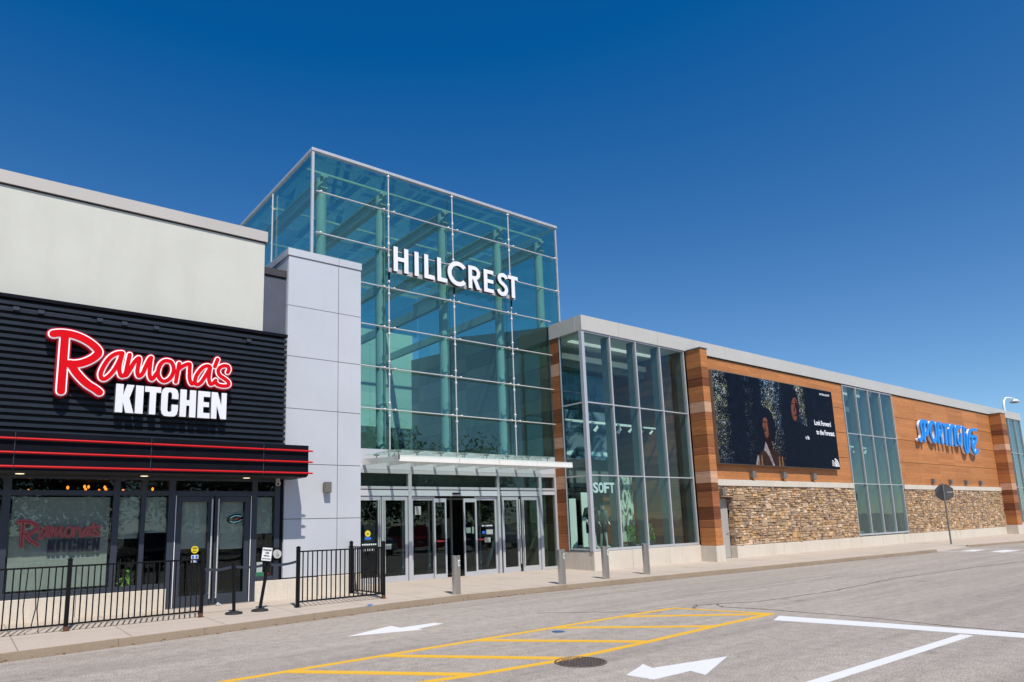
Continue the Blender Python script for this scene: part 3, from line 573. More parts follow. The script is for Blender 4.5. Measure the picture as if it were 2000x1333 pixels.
    box('paper_notice', 'sticker_white', B, 5.47, 5.60, 15.214, 15.222, 0.76, 0.98); box('paper_notice', 'sticker_green', B, 5.45, 5.64, 15.214, 15.222, 0.675, 0.755); box('paper_notice', 'sticker_red', B, 5.67, 5.75, 15.214, 15.222, 0.69, 0.75)
    # decal on the big pane (a small copy of the sign)
    dx, dz, s = 0.955-1.18*0.405, 1.985-5.56*0.405, 0.405
    def tf(paths): return [[(x*s+dx, z*s+dz) for x, z in p] for p in paths]
    dp = thing('window_logo', (1.6, 15.19, 1.6), 'dark red and black shop name sticker on the large blinded window', 'window sticker')
    a = MB(); strokes(a, tf(RPATH), 0.039, 15.190, 15.1995, 0.00001, 3, 5); strokes(a, tf(APATH), 0.025, 15.1895, 15.1995, 0.00001, 3, 5); a.build('lettering_outline', 'decal_red', dp)
    a = MB(); strokes(a, tf(RPATH), 0.030, 15.187, 15.1995, 0.00001, 3, 5); strokes(a, tf(APATH), 0.0175, 15.1865, 15.1995, 0.00001, 3, 5); a.build('lettering_face', 'decal_pale', dp)
    a = MB(); strokes(a, tf(RPATH), 0.017, 15.184, 15.1995, 0.00001, 3, 5); strokes(a, tf(APATH), 0.007, 15.1835, 15.1995, 0.00001, 3, 5); a.build('lettering_core', 'decal_red', dp)
    a = MB()
    for ch, x0, x1, z0, z1 in KITCHEN:
        x0, x1, z0, z1 = x0*s+dx+0.03, x1*s+dx+0.03, z0*s+dz, z1*s+dz+0.01
        a.prism([(x0+(x1-x0)*p*0.96+(q*0.006), z0+(z1-z0)*q) for p, q in IMPACT[ch]], 15.190, 15.1995)
    a.build('kitchen_lettering', 'decal_dark', dp)
    # plant behind the glass
    pt = thing('potted_plant', (2.9, 15.6, 0.14), 'green leafy plant inside the narrow restaurant window', 'plant')
    MB().tube((2.9, 15.65, 0.14), (2.9, 15.65, 0.55), 0.14, 16, 0.18).build('pot', 'cap_dark', pt)
    lf = MB()
    for i in range(46):
        a = random.uniform(0, 6.28); l = random.uniform(0.12, 0.26); zz = random.uniform(0.55, 1.02); rr = random.uniform(0.0, 0.11)
        c = Vector((2.9+rr*math.cos(a), 15.62+rr*math.sin(a)*0.6, zz)); d = Vector((math.cos(a)*0.5, math.sin(a)*0.3, random.uniform(-0.9, 0.4))).normalized(); sd = d.cross(Vector((0, 0, 1))).normalized()*l*0.22
        lf.add([c, c+d*l*0.5+sd, c+d*l, c+d*l*0.5-sd, c+d*l*0.5+Vector((0, 0, 0.012))], [(0, 1, 4), (1, 2, 4), (2, 3, 4), (3, 0, 4)])
    lf.build('foliage', 'leaf_bright', pt)
    # neon open sign
    os_ = thing('open_sign', (4.98, 15.24, 1.93), 'oval red and blue neon sign hung inside the right door glass', 'neon sign')
    def oval(rx, rz, y0, y1, name, mat): 
        MB().prism([(4.98+rx*math.cos(i*math.pi/14)*1.0, 1.93+rz*math.sin(i*math.pi/14)+0.12*rx*math.cos(i*math.pi/14)) for i in range(28)], y0, y1).build(name, mat, os_)
    oval(0.185, 0.10, 15.225, 15.235, 'back_board', 'black')
    a = MB()
    for sgn in (1, -1): a.path([(4.98+0.14*math.cos(t), 15.217, 1.93+sgn*0.068*math.sin(t)+0.017*math.cos(t)) for t in [0.5+i*0.27 for i in range(9)]], 0.006, 6)
    a.build('neon_arc', 'neon_cyan', os_)
    text_mesh('lettering', 'OPEN', 'sticker_red', os_, 4.875, 15.222, 1.90, 0.1, 0.21, 0.008, 0.002, height=0.062)
restaurant()
def rest_sign():
    T = thing('script_wall_sign', (2.9, 14.75, 4.0), 'large illuminated red script sign with white block letters on the black slats', 'sign')
    a = MB(); strokes(a, RPATH, 0.122, 14.76, 14.90, 0.0001); strokes(a, APATH, 0.088, 14.761, 14.90, 0.0001); a.build('script_backing', 'neon_dark', T)
    a = MB(); strokes(a, RPATH, 0.092, 14.735, 14.77, 0.00004); strokes(a, APATH, 0.062, 14.737, 14.77, 0.00004); a.build('white_outline', 'neon_white', T)
    a = MB(); strokes(a, RPATH, 0.068, 14.715, 14.74, 0.00003); strokes(a, APATH, 0.039, 14.717, 14.74, 0.00003); a.build('red_face', 'neon_red', T)
    for ch, x0, x1, z0, z1 in KITCHEN:
        poly = [(x0+(x1-x0)*p, z0+(z1-z0)*q) for p, q in IMPACT[ch]]
        lt = MB().prism(poly, 14.765, 14.90).build('letter', 'letter_side', T)
        MB().prism(poly, 14.752, 14.7645).build('letter_face', 'letter_white', lt)
    br = MB(); br.box(1.35, 1.45, 14.90, 14.96, 4.2, 5.5); br.box(2.4, 4.5, 14.90, 14.96, 4.62, 4.68); br.box(2.4, 4.5, 14.90, 14.96, 4.2, 4.24); br.build('mounting_rail', 'black', T)
rest_sign()
# ------------------------------------------------------------------ grey metal panel tower beside the restaurant
def panel_tower():
    B = thing('panel_tower', (7.0, 15.9, 0.15), 'tall narrow tower of pale grey metal panels between restaurant and glass entrance', 'tower')
    X0, XJ, X1 = 6.045, 7.375, 8.01
    zs = [0.60, 1.905, 3.17, 4.475, 5.735, 6.985, 8.24]
    g = 0.007
    box('core', 'joint', B, X0+0.012, X1-0.012, 15.185, 16.68, 0.10, 8.23)
    for a, b in zip(zs, zs[1:]):
        for x0, x1 in ((X0, XJ), (XJ, X1)):
            box('panel', 'panel', B, x0+g, x1-g, 15.165, 15.20, a+g, b-g)
        for q in ((X0, X0+0.02, 15.203, 15.95), (X0, X0+0.02, 15.965, 16.68), (X1-0.02, X1-0.001, 15.203, 16.66)): box('side_panel', 'panel', B, *q, a+g, b-g)
    box('coping', 'panel', B, X0-0.02, XJ-0.004, 15.14, 16.75, 8.245, 8.43, bevel=0.005); box('coping', 'panel', B, XJ+0.004, X1+0.01, 15.14, 16.75, 8.245, 8.43, bevel=0.005)
    box('rear_wall', 'panel', B, 6.3, 7.28, 16.76, 17.2, 5.0, 8.40)
    def lamp(x, y, z, parent=None): pass
panel_tower()
def wall_lamp(x, y, z, w_, d, h, label, group, mat='bronze'):
    T = thing('wall_lamp', (x, y, z), label, 'wall lamp', group)
    box('housing', mat, T, x-w_/2, x+w_/2, y-d, y-0.02, z-h/2, z+h/2, bevel=0.004)
    box('back_plate', mat, T, x-w_/2-0.01, x+w_/2+0.01, y-0.02, y, z-h/2+0.03, z+h/2-0.03)
    box('lens', 'interior_mid', T, x-w_/2+0.015, x+w_/2-0.015, y-d+0.015, y-0.035, z-h/2-0.004, z-h/2+0.001)
    return T
wall_lamp(7.08, 15.165, 2.63, 0.15, 0.16, 0.25, 'small square bronze lamp on the pale grey metal panels', None)
# ------------------------------------------------------------------ glass entrance hall
TX = [7.32, 9.655, 11.985, 14.315, 16.60]
TZ = [12.08, 10.90, 9.685, 8.515, 7.315, 6.11, 4.915, 3.76]
def atrium():
    B = thing('glass_entrance_hall', (12, 16.7, 0.15), 'tall green glass box entrance hall with steel tube grid and roof trim', 'entrance hall')
    YG = 16.70; YB = 25.9
    for i in range(4):
        for j in range(7):
            x0, x1 = TX[i], TX[i+1]
            if i == 3 and TZ[j] < 8.6: x1 = 16.10
            box('glass_pane', 'glass_tower', B, x0+0.006, x1-0.006, YG, YG+0.014, TZ[j+1]+0.006, TZ[j]-0.006)
    YS = [16.73, 19.5, 22.6, YB]
    for i in range(3):
        for za, zb in ((12.08, 9.9), (9.9, 7.9)):
            box('side_pane', 'glass_tower', B, 7.285, 7.30, YS[i]+0.008, YS[i+1]-0.008, zb+0.008, za-0.008)
        box('side_pane', 'glass_tower', B, 16.64, 16.655, YS[i]+0.008, YS[i+1]-0.008, 8.5, 12.07)
        for k in range(4):
            box('roof_pane', 'glass_tower', B, TX[k]+0.01, TX[k+1]-0.01, YS[i]+0.01, YS[i+1]-0.01, 12.09, 12.104)
    for k in range(4): box('rear_pane', 'glass_tower', B, TX[k]+0.01, TX[k+1]-0.01, YB, YB+0.015, 10.2, 12.07)
    t = MB(); t.box(7.24, 16.69, 16.62, 16.74, 12.12, 12.21); t.box(7.24, 7.33, 16.741, YB+0.05, 12.12, 12.21); t.box(16.62, 16.69, 16.741, YB+0.05, 12.12, 12.21); t.box(7.331, 16.619, YB, YB+0.05, 12.12, 12.21)
    t.build('roof_trim', 'alu', B, bevel=0.006)
    c = MB(); c.box(7.255, 7.325, 16.64, 16.715, 5.0, 12.118); c.build('corner_post', 'alu', B)
    box('corner_post', 'alu', B, 16.615, 16.668, 16.66, 16.715, 8.35, 12.118)
    box('edge_post', 'alu_dark', B, 16.085, 16.115, 16.66, 16.72, 3.2, 8.35)
    yt = 16.57
    for x in TX[1:4]:
        m = MB().tube((x, yt, 3.55), (x, yt, 12.02), 0.022, 10)
        for z in TZ[1:7]:
            m.tube((x, yt, z+0.13), (x, yt, z+0.24), 0.034, 10); m.tube((x, yt, z-0.24), (x, yt, z-0.13), 0.034, 10); m.ball((x, yt, z+0.19), 0.045, 8, 6); m.ball((x, yt, z-0.19), 0.045, 8, 6)
            m.tube((x, yt, z), (x, 16.70, z), 0.02, 8)
        m.ball((x, yt, 12.0), 0.05, 8, 6)
        m.build('vertical_tube', 'steel', B, smooth=True)
    for z in TZ[1:7]:
        x1 = 16.6 if z > 8.6 else 16.09
        m = MB().tube((7.36, yt-0.002, z), (x1, yt-0.002, z), 0.020, 10)
        for x in TX:
            for s in (-1, 1):
                xx = x+s*0.17
                if 7.36 < xx < x1: m.tube((xx-0.05, yt-0.002, z), (xx+0.05, yt-0.002, z), 0.033, 10); m.ball((xx, yt-0.03, z), 0.04, 8, 6)
                if 7.36 < xx < x1: m.tube((xx, yt, z), (xx, 16.70, z+0.0), 0.018, 6)
        m.build('horizontal_tube', 'steel', B, smooth=True)
    for y in (19.5, 22.6):
        m = MB().tube((7.22, y, 7.8), (7.22, y, 12.0), 0.025, 8); m.tube((7.22, y, 11.5), (7.3, y, 11.5), 0.03, 8); m.build('side_tube', 'steel', B, smooth=True)
    # inside : columns, roof beams, walls
    for x in (7.85, 9.80, 12.10, 14.42, 16.35):
        MB().tube((x, 17.32, 3.7 if x < 16.2 else 8.5), (x, 17.32, 11.7), 0.15, 20).build('column', 'hall_steel', B, smooth=True)
        bm_ = MB(); bm_.box(x-0.11, x+0.11, 17.1, YB-0.1, 11.35, 11.40); bm_.box(x-0.11, x+0.11, 17.1, YB-0.1, 11.70, 11.75); bm_.box(x-0.03, x+0.03, 17.1, YB-0.1, 11.401, 11.699)
        bm_.build('roof_beam', 'hall_steel', B)
    for y, z in ((17.32, 11.9), (20.2, 11.9), (23.0, 11.9)): box('purlin', 'hall_steel', B, 7.35, 16.55, y-0.025, y+0.025, z-0.03, z+0.03)
    for x, y in ((9.80, 17.3), (12.10, 17.3), (14.42, 17.3)):
        b2 = MB(); b2.box(x-0.07, x+0.07, 17.5, YB-0.1, 8.62, 8.90); b2.build('lower_beam', 'hall_steel', B)
    # right hand interior wall : banded panels
    tones = [(0.15, 0.12, 0.095), (0.19, 0.16, 0.13), (0.12, 0.095, 0.075), (0.17, 0.14, 0.11)]
    rw = MB(); yy = 16.76; 
    for a, b, ta, tb in ((16.74, 23.2, 8.37, 9.45), (23.21, 25.7, 8.85, 9.05)):
        ys = [a+(b-a)*i/4 for i in range(5)]; z = 0.15; r_ = 0
        while z < tb-0.03:
            h = (0.62, 0.86, 0.5, 1.1, 0.7)[r_ % 5]; z2 = z+h
            for i in range(4):
                t0, t1 = ta+(tb-ta)*i/4, ta+(tb-ta)*(i+1)/4
                if z > t0-0.02 and z > t1-0.02: continue
                za0, za1 = min(z2-0.005, t0), min(z2-0.005, t1); za0 = max(za0, z+0.008); za1 = max(za1, z+0.008)
                y0, y1 = ys[i]+0.005, ys[i+1]-0.005; tn_ = tuple(q*1.5*random.uniform(0.9, 1.1) for q in tones[(r_+i//3) % 4])
                rw.add([(16.115, y0, z+.005), (16.115, y1, z+.005), (16.115, y1, za1), (16.115, y0, za0), (16.17, y0, z+.005), (16.17, y1, z+.005), (16.17, y1, za1), (16.17, y0, za0)], [(0, 3, 2, 1), (4, 5, 6, 7), (3, 7, 6, 2), (0, 1, 5, 4), (0, 4, 7, 3), (1, 2, 6, 5)], tn_)
            z = z2; r_ += 1
    rw.build('side_cladding', 'tone', B)
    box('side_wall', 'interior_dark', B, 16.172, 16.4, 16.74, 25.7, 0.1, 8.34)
    bw = MB(); z = 5.9
    while z < 10.1:
        for i in range(4): bw.box(7.4+i*2.2+0.005, 7.4+(i+1)*2.2-0.005, 25.70, 25.76, z+0.005, min(10.2, z+0.9)-0.005)
        z += 0.9
    bw.build('rear_wall', 'interior_white', B)
    lw = MB(); z = 3.9
    while z < 8.0:
        for i in range(4): lw.box(7.36, 7.42, 16.9+i*2.2+0.005, 16.9+(i+1)*2.2-0.005, z+0.005, z+0.895)
        z += 0.9
    lw.build('left_wall', 'interior_white', B)
    box('rear_bulkhead', 'interior_mid', B, 7.4, 16.1, 25.6, 25.69, 3.0, 5.88)
    # vestibule
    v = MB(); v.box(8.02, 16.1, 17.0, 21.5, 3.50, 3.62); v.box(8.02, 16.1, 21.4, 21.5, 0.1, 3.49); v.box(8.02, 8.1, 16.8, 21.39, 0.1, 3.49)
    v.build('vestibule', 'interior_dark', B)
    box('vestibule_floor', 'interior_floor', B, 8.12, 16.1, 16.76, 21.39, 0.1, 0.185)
    iv = MB()
    for x in (9.0, 10.6, 11.5, 12.5, 13.4, 14.6, 15.6): iv.box(x, x+0.06, 19.0, 19.08, 0.19, 3.49)
    iv.box(8.1, 16.1, 18.99, 19.09, 2.5, 2.56); iv.build('inner_frame', 'alu', B)
    for x0, x1, z0, z1 in ((8.9, 9.5, 0.6, 2.0), (10.9, 11.3, 0.9, 1.9), (14.0, 14.4, 1.2, 1.9)): box('display_panel', 'plinth_display', B, x0, x1, 20.4, 20.5, z0, z1)
    MB().path([(15.2, 19.4, 0.2), (15.95, 19.2, 2.4)], 0.06, 8).build('brace', 'white_steel', B)
    # door screen
    s = MB(); y0, y1 = 16.66, 16.78
    s.box(8.0, 16.08, y0+0.01, y1, 3.25, 3.80)
    hp = s.build('header_panel', 'panel', B)
    f = MB(); f.box(8.0, 16.08, y0, y1-0.01, 3.135, 3.235); f.box(8.0, 16.08, y0+0.002, y1-0.01, 2.70, 2.775); f.box(8.0, 16.08, y0+0.004, y1-0.01, 3.238, 3.249)
    for a, b in ((10.30, 10.41), (13.55, 13.635), (15.30, 15.41), (15.99, 16.075)): f.box(a, b, y0-0.012, y1-0.006, 0.16, 3.13)
    f.build('door_frame', 'alu', B, bevel=0.004)
    hd = MB()
    for a, b in ((8.0, 10.30), (10.41, 13.55), (13.635, 15.30), (15.41, 15.99)): hd.box(a, b, y0+0.006, y1-0.012, 2.515 if a < 15.4 else 2.56, 2.672)
    hd.build('door_header', 'panel', B)
    jl = MB(); jl.box(8.0, 16.08, y0+0.012, y1-0.02, 2.672, 2.70); jl.build('shadow_gap', 'joint', B)
    for a, b in ((8.0, 10.30), (10.41, 13.55), (13.635, 15.30), (15.41, 15.99)): box('transom_pane', 'glass_door', B, a, b, 16.70, 16.712, 2.776, 3.134)
    box('transom_back', 'interior_mid', B, 8.1, 16.08, 16.95, 16.99, 2.70, 3.30)
    def leaf(a, b, y, z1=2.50, st=0.085, bot=0.16, handle=None, name='door'):
        d = MB(); d.box(a, b, y, y+0.045, 0.175, 0.175+bot); d.box(a, b, y, y+0.045, z1-0.11, z1); d.box(a, a+st, y+0.0, y+0.045, 0.176+bot, z1-0.111); d.box(b-st, b, y, y+0.045, 0.176+bot, z1-0.111)
        o = d.build(name, 'alu', B, bevel=0.003)
        box('pane', 'glass_door', o, a+st, b-st, y+0.018, y+0.03, 0.176+bot, z1-0.11)
        if handle is not None:
            h = MB().tube((handle, y-0.06, 0.42), (handle, y-0.06, 2.42), 0.017, 10)
            for z in (0.46, 1.4, 2.38): h.tube((handle, y-0.06, z), (handle, y, z), 0.011, 8)
            h.build('handle', 'steel', o, smooth=True)
        return o
    leaf(8.45, 9.425, 16.69, handle=9.37); leaf(9.455, 10.29, 16.69, handle=9.52)
    leaf(10.42, 11.24, 16.73, st=0.07, bot=0.14, name='fixed_leaf'); leaf(11.17, 11.61, 16.675, z1=2.44, st=0.05, bot=0.12, name='sliding_door')
    leaf(12.24, 12.72, 16.675, z1=2.44, st=0.05, bot=0.12, name='sliding_door'); leaf(12.70, 13.54, 16.73, st=0.07, bot=0.14, name='fixed_leaf')
    leaf(13.73, 14.42, 16.69, handle=14.40); leaf(14.54, 15.29, 16.69, handle=14.56)
    box('side_light', 'glass_door', B, 15.41, 15.99, 16.70, 16.712, 0.26, 2.56); box('side_light_sill', 'alu', B, 15.41, 15.99, 16.665, 16.76, 0.18, 0.26)
    for x in (11.2, 12.71): box('push_plate', 'sticker_red', B, x+0.04, x+0.34, 16.664, 16.672, 1.20, 1.235)
    box('motion_sensor', 'black', B, 11.82, 12.08, 16.61, 16.66, 2.56, 2.61, bevel=0.01)
    box('door_mat', 'black', B, 11.62, 12.23, 16.8, 19, 0.186, 0.195)
    for x in (9.25, 11.40, 14.25): 
        q = MB()
        for i in range(3):
            for j in range(3):
                if (i, j) != (1, 1): q.box(x-0.06+i*0.04, x-0.03+i*0.04, 16.700, 16.705, 2.20+j*0.05, 2.235+j*0.05)
        q.build('door_emblem', 'interior_mid', B)
    # notices on the glass
    def dots(x, z, n, dx=0.065):
        m = MB()
        for i in range(n): m.tube((x+i*dx, 16.700, z), (x+i*dx, 16.705, z), 0.024, 12)
        m.build('door_notice', 'sticker_white', B)
    dots(8.88, 1.21, 7); dots(12.95, 1.62, 7, 0.06)
    MB().tube((9.03, 16.700, 1.50), (9.03, 16.705, 1.50), 0.085, 20).build('door_notice', 'sticker_yellow', B)
    box('door_notice', 'sticker_blue', B, 8.94, 9.13, 16.698, 16.704, 1.34, 1.41)
    box('door_notice', 'sticker_green', B, 9.0, 9.06, 16.694, 16.699, 1.48, 1.52)
    for x0, x1, z0, z1 in ((8.90, 8.96, 1.04, 1.12), (9.02, 9.24, 1.04, 1.12), (9.56, 9.76, 1.06, 1.20), (10.55, 10.75, 1.98, 2.22), (12.33, 12.50, 1.42, 1.58), (12.55, 12.62, 1.40, 1.60), (13.1, 13.36, 1.36, 1.50), (13.04, 13.26, 1.12, 1.26)):
        box('door_notice', 'blind', B, x0, x1, 16.700 if x0 < 12.7 and not 10.4 < x0 < 11 else 16.72, 16.706 if x0 < 12.7 and not 10.4 < x0 < 11 else 16.726, z0, z1)
    box('door_notice', 'sticker_blue', B, 12.95, 13.09, 16.718, 16.724, 1.38, 1.46)
    th = MB(); th.box(8.0, 16.08, 16.60, 16.80, 0.14, 0.172); th.build('threshold', 'alu', B)
    # canopy
    cn = thing('entrance_canopy', (12.1, 15.1, 3.4), 'white steel canopy with glass top over the entrance doors', 'canopy')
    fb = MB(); xs = [9.03, 10.95, 12.35, 13.80, 15.27]
    for a, b in zip(xs, xs[1:]): fb.box(a+0.005, b-0.005, 15.05, 15.20, 3.315, 3.475)
    fb.build('front_beam', 'white_beam', cn, bevel=0.006)
    for i, x in enumerate((9.08, 9.64, 10.41, 11.19, 11.97, 12.74, 13.53, 14.31, 15.10)):
        r = MB(); xb = 8.88 if i == 0 else x
        r.add([(q, y, z) for q, y, z in ((x-.03, 15.2, 3.33), (x+.03, 15.2, 3.33), (x+.03, 15.2, 3.46), (x-.03, 15.2, 3.46), (xb-.03, 16.66, 3.34), (xb+.03, 16.66, 3.34), (xb+.03, 16.66, 3.50), (xb-.03, 16.66, 3.50))], [(0, 1, 2, 3), (5, 4, 7, 6), (0, 4, 5, 1), (3, 2, 6, 7), (0, 3, 7, 4), (1, 5, 6, 2)])
        r.build('rib', 'white_beam', cn)
        s_ = MB()
        for y in (15.15, 16.3):
            s_.tube((x, y, 3.47), (x, y, 3.565), 0.012, 8)
            s_.tube((x-0.07, y-0.04, 3.575), (x+0.07, y+0.04, 3.575), 0.010, 6); s_.tube((x+0.07, y-0.04, 3.577), (x-0.07, y+0.04, 3.577), 0.010, 6)
        s_.build('glass_fitting', 'alu_dark', cn)
    gx = [8.85, 10.41, 11.97, 13.53, 15.35]
    for a, b in zip(gx, gx[1:]): box('glass_top', 'glass_canopy', cn, a+0.01, b-0.01, 14.95, 16.62, 3.59, 3.605)
    MB().box(8.9, 8.96, 15.1, 15.14, 3.40, 3.40+0.001) if False else None
    box('rust_stain', 'rust', cn, 9.028, 9.06, 15.046, 15.06, 3.36, 3.48)
atrium()
def hill_sign():
    T = thing('block_letter_sign', (12, 16.3, 8.95), 'white capital letter sign mounted on a rail across the green glass', 'sign')
    Y0, Y1, H = 16.36, 16.48, 0.755
    def L(ch, polys):
        lt = None
        for i, p in enumerate(polys):
            if lt is None: lt = MB()
            lt.prism(p, Y0+0.012+0.0007*i, Y1-0.0007*i)
        o = lt.build('letter', 'letter_dark', T)
        fc = MB()
        for i, p in enumerate(polys): fc.prism(p, Y0-0.0006*i, Y0+0.0112)
        fc.build('letter_face', 'letter_white', o)
    def R(x0, x1, z0, z1): return [(x0, z0), (x1, z0), (x1, z1), (x0, z1)]
    def arc(cx, cz, rx, rz, tx, tz, a0, a1, n=18):
        o = [(cx+rx*math.cos(math.radians(a0+(a1-a0)*i/n)), cz+rz*math.sin(math.radians(a0+(a1-a0)*i/n))) for i in range(n+1)]
        q = [(cx+(rx-tx)*math.cos(math.radians(a0+(a1-a0)*i/n)), cz+(rz-tz)*math.sin(math.radians(a0+(a1-a0)*i/n))) for i in range(n, -1, -1)]
        return o+q
    z0 = 8.985; z1 = z0+H; sw = 0.142
    L('H', [R(9.70, 9.70+sw, z0, z1), R(10.06, 10.06+sw, z0, z1), R(9.70+sw-0.01, 10.07, z0+0.33, z0+0.45)])
    L('I', [R(10.42, 10.42+sw, z0, z1)])
    L('L', [R(10.765, 10.765+sw, z0, z1), R(10.90, 11.13, z0, z0+0.13)])
    L('L', [R(11.235, 11.235+sw, z0, z1), R(11.37, 11.60, z0, z0+0.13)])
    L('C', [arc(12.02, z0+H/2, 0.40, 0.40, 0.145, 0.14, 42, 318, 26)])
    L('R', [R(12.42, 12.42+sw, z0, z1), R(12.55, 12.68, z1-0.12, z1), R(12.55, 12.68, z0+0.31, z0+0.43), arc(12.665, z0+0.532, 0.222, 0.222, 0.13, 0.115, -90, 90, 14), [(12.59, z0+0.33), (12.74, z0+0.33), (12.90, z0), (12.74, z0)]])
    L('E', [R(13.035, 13.035+sw, z0, z1), R(13.17, 13.43, z0, z0+0.125), R(13.17, 13.43, z1-0.125, z1), R(13.17, 13.42, z0+0.32, z0+0.44)])
    sp = smooth_path([(13.985, z0+0.60), (13.935, z0+0.675), (13.83, z0+0.705), (13.71, z0+0.66), (13.675, z0+0.56), (13.73, z0+0.455), (13.85, z0+0.385), (13.945, z0+0.30), (13.965, z0+0.185), (13.90, z0+0.085), (13.79, z0+0.05), (13.68, z0+0.09), (13.625, z0+0.19)], 3)
    L_, R_ = [], []
    for i, (x, z) in enumerate(sp):
        a, b = sp[max(0, i-1)], sp[min(len(sp)-1, i+1)]; d = math.hypot(b[0]-a[0], b[1]-a[1]); nx, nz = -(b[1]-a[1])/d*0.066, (b[0]-a[0])/d*0.066
        L_.append((x+nx, z+nz)); R_.append((x-nx, z-nz))
    L('S', [L_+R_[::-1]])
    L('T', [R(14.19, 14.19+sw, z0, z1-0.12), R(14.045, 14.47, z1-0.125, z1)])
    r = MB(); r.box(9.60, 14.44, 16.485, 16.54, 8.98, 9.11); r.build('mounting_rail', 'alu', T)
    k = MB(); 
    for x in (9.655, 11.985, 14.315): k.box(x-0.03, x+0.03, 16.541, 16.56, 8.62, 9.0)
    k.build('bracket', 'black', T)
hill_sign()
# ------------------------------------------------------------------ long store with wood cladding, stone base and fascia
WT = {'m': (0.47, 0.195, 0.072), 'o': (0.50, 0.212, 0.080), 'd': (0.30, 0.12, 0.048), 'k': (0.20, 0.075, 0.036), 'p': (0.58, 0.35, 0.235), 'b': (0.37, 0.145, 0.065)}
PIER = [('m', 7.87, 7.16), ('d', 7.16, 6.76), ('k', 6.76, 6.46), ('m', 6.46, 5.89), ('p', 5.89, 5.48), ('b', 5.48, 5.2), ('m', 5.2, 4.66), ('d', 4.66, 4.22), ('b', 4.22, 3.94), ('m', 3.94, 3.34), ('p', 3.34, 2.91), ('k', 2.91, 2.62), ('b', 2.62, 2.06), ('k', 2.06, 1.62), ('b', 1.62, 1.33), ('m', 1.33, 0.70)]
def tn(c): f = random.uniform(0.92, 1.08); return tuple(q*f for q in WT[c])
def store():
    B = thing('store_building', (38, 15.2, 0.17), 'long low store with orange wood cladding, stacked stone base and pale metal fascia', 'store')
    YF = 15.17; g = 0.006
    # fascia in lengths
    f = MB(); x = 16.06; L = [16.06, 17.9, 20.0]; 
    while L[-1] < 58.5: L.append(L[-1]+2.12)
    L = L[:-1]+[60.6]
    for a, b in zip(L, L[1:]): f.box(a+0.004, b-0.004, 15.11, 15.40, 7.875, 8.385)
    f.build('fascia', 'fascia', B, bevel=0.004)
    for q in ((16.058, 16.35, 15.401, 16.05), (16.058, 16.35, 16.06, 16.655), (60.3, 60.6, 15.401, 17)): box('fascia_return', 'fascia', B, *q, 7.875, 8.383)
    box('roof', 'interior_mid', B, 16.36, 60.3, 15.41, 30, 8.0, 8.30)
    box('soffit_strip', 'joint', B, 21.7, 60.5, 15.13, 15.3, 7.845, 7.872)
    # --- glazed showcase (left and far right)
    def glazing(X, zs, corner, fins=True, left=False, right_x=None):
        for a, b in zip(X, X[1:]):
            for z0, z1 in zip(zs, zs[1:]): box('window_pane', 'glass_show', B, a+0.03, b-0.03, YF+0.03, YF+0.042, z0+0.02, z1-0.02)
        m = MB()
        for i, x in enumerate(X):
            hw = 0.065 if (i == 0 and corner) else 0.027
            m.box(x-hw, x+hw, YF-0.03, YF+0.10, zs[0]-0.07, 7.872)
        for a, b in zip(X, X[1:]):
            for i, z in enumerate(zs):
                h = 0.06 if i == 0 else (0.02 if i < len(zs)-1 else 0.03)
                m.box(a+0.028, b-0.028, YF-0.026, YF+0.09, z-h, z+0.015)
        m.build('mullion', 'alu', B)
        if fins:
            for x in X[1:]: box('fin', 'fin', B, x-0.03, x+0.02, YF+0.105, YF+0.36, zs[0], 7.85)
    zs = [0.80, 3.115, 5.48, 7.85]
    X1 = [16.13, 17.44, 18.77, 20.10, 21.52]
    glazing(X1, zs, True)
    for a, b in ((15.24, 16.18),):
        for z0, z1 in zip(zs, zs[1:]): box('side_pane', 'glass_show', B, 16.088, 16.10, a, b, z0+0.02, z1-0.02)
    m = MB(); m.box(16.075, 16.12, 16.18, 16.215, 0.73, 7.872)
    for z in zs[:3]: m.box(16.078, 16.115, 15.271, 16.179, z-0.03, z+0.015)
    m.build('side_mullion', 'alu', B)
    # wood return between hall and showcase
    w_ = MB(); seq = [('d', 7.87, 7.35), ('k', 7.35, 6.98), ('p', 6.98, 6.55), ('d', 6.55, 6.0), ('b', 6.0, 5.4), ('k', 5.4, 4.95), ('b', 4.95, 4.47), ('p', 4.47, 4.08), ('d', 4.08, 3.55), ('b', 3.55, 3.17), ('p', 3.17, 2.72), ('k', 2.72, 2.3), ('b', 2.3, 1.85), ('d', 1.85, 1.3), ('b', 1.3, 0.72)]
    for c, z1, z0 in seq: w_.box(16.088, 16.13, 16.225, 16.655, z0+g, z1-g, tn(c))
    w_.build('wood_return', 'wood', B)
    box('wood_return_back', 'joint', B, 16.131, 16.2, 16.22, 16.66, 0.7, 7.87)
    # plinths
    xs = [23.86, 26.4, 28.9, 31.4, 33.9, 36.6, 39.4, 42.4, 45.4, 48.4, 51.4, 54.0]
    PL = [(16.09, 17.9, 15.13, 15.5, -0.1, 0.725), (17.91, 19.8, 15.13, 15.5, -0.1, 0.725), (19.81, 21.595, 15.13, 15.5, -0.1, 0.725), (16.091, 16.4, 15.505, 16.64, -0.1, 0.715), (21.60, 22.13, 14.50, 15.4, -0.1, 0.695), (54.0, 55.2, 14.50, 15.4, -0.1, 0.695), (55.21, 60.3, 15.13, 15.5, -0.1, 0.725)]
    PL += [(p+0.005, q-0.005, 15.12, 15.4 if p < 24 else 15.5, -0.1, 0.60) for p, q in zip(xs, xs[1:])]
    for q in PL: box('plinth', 'plinth', B, *q, bevel=0.01)
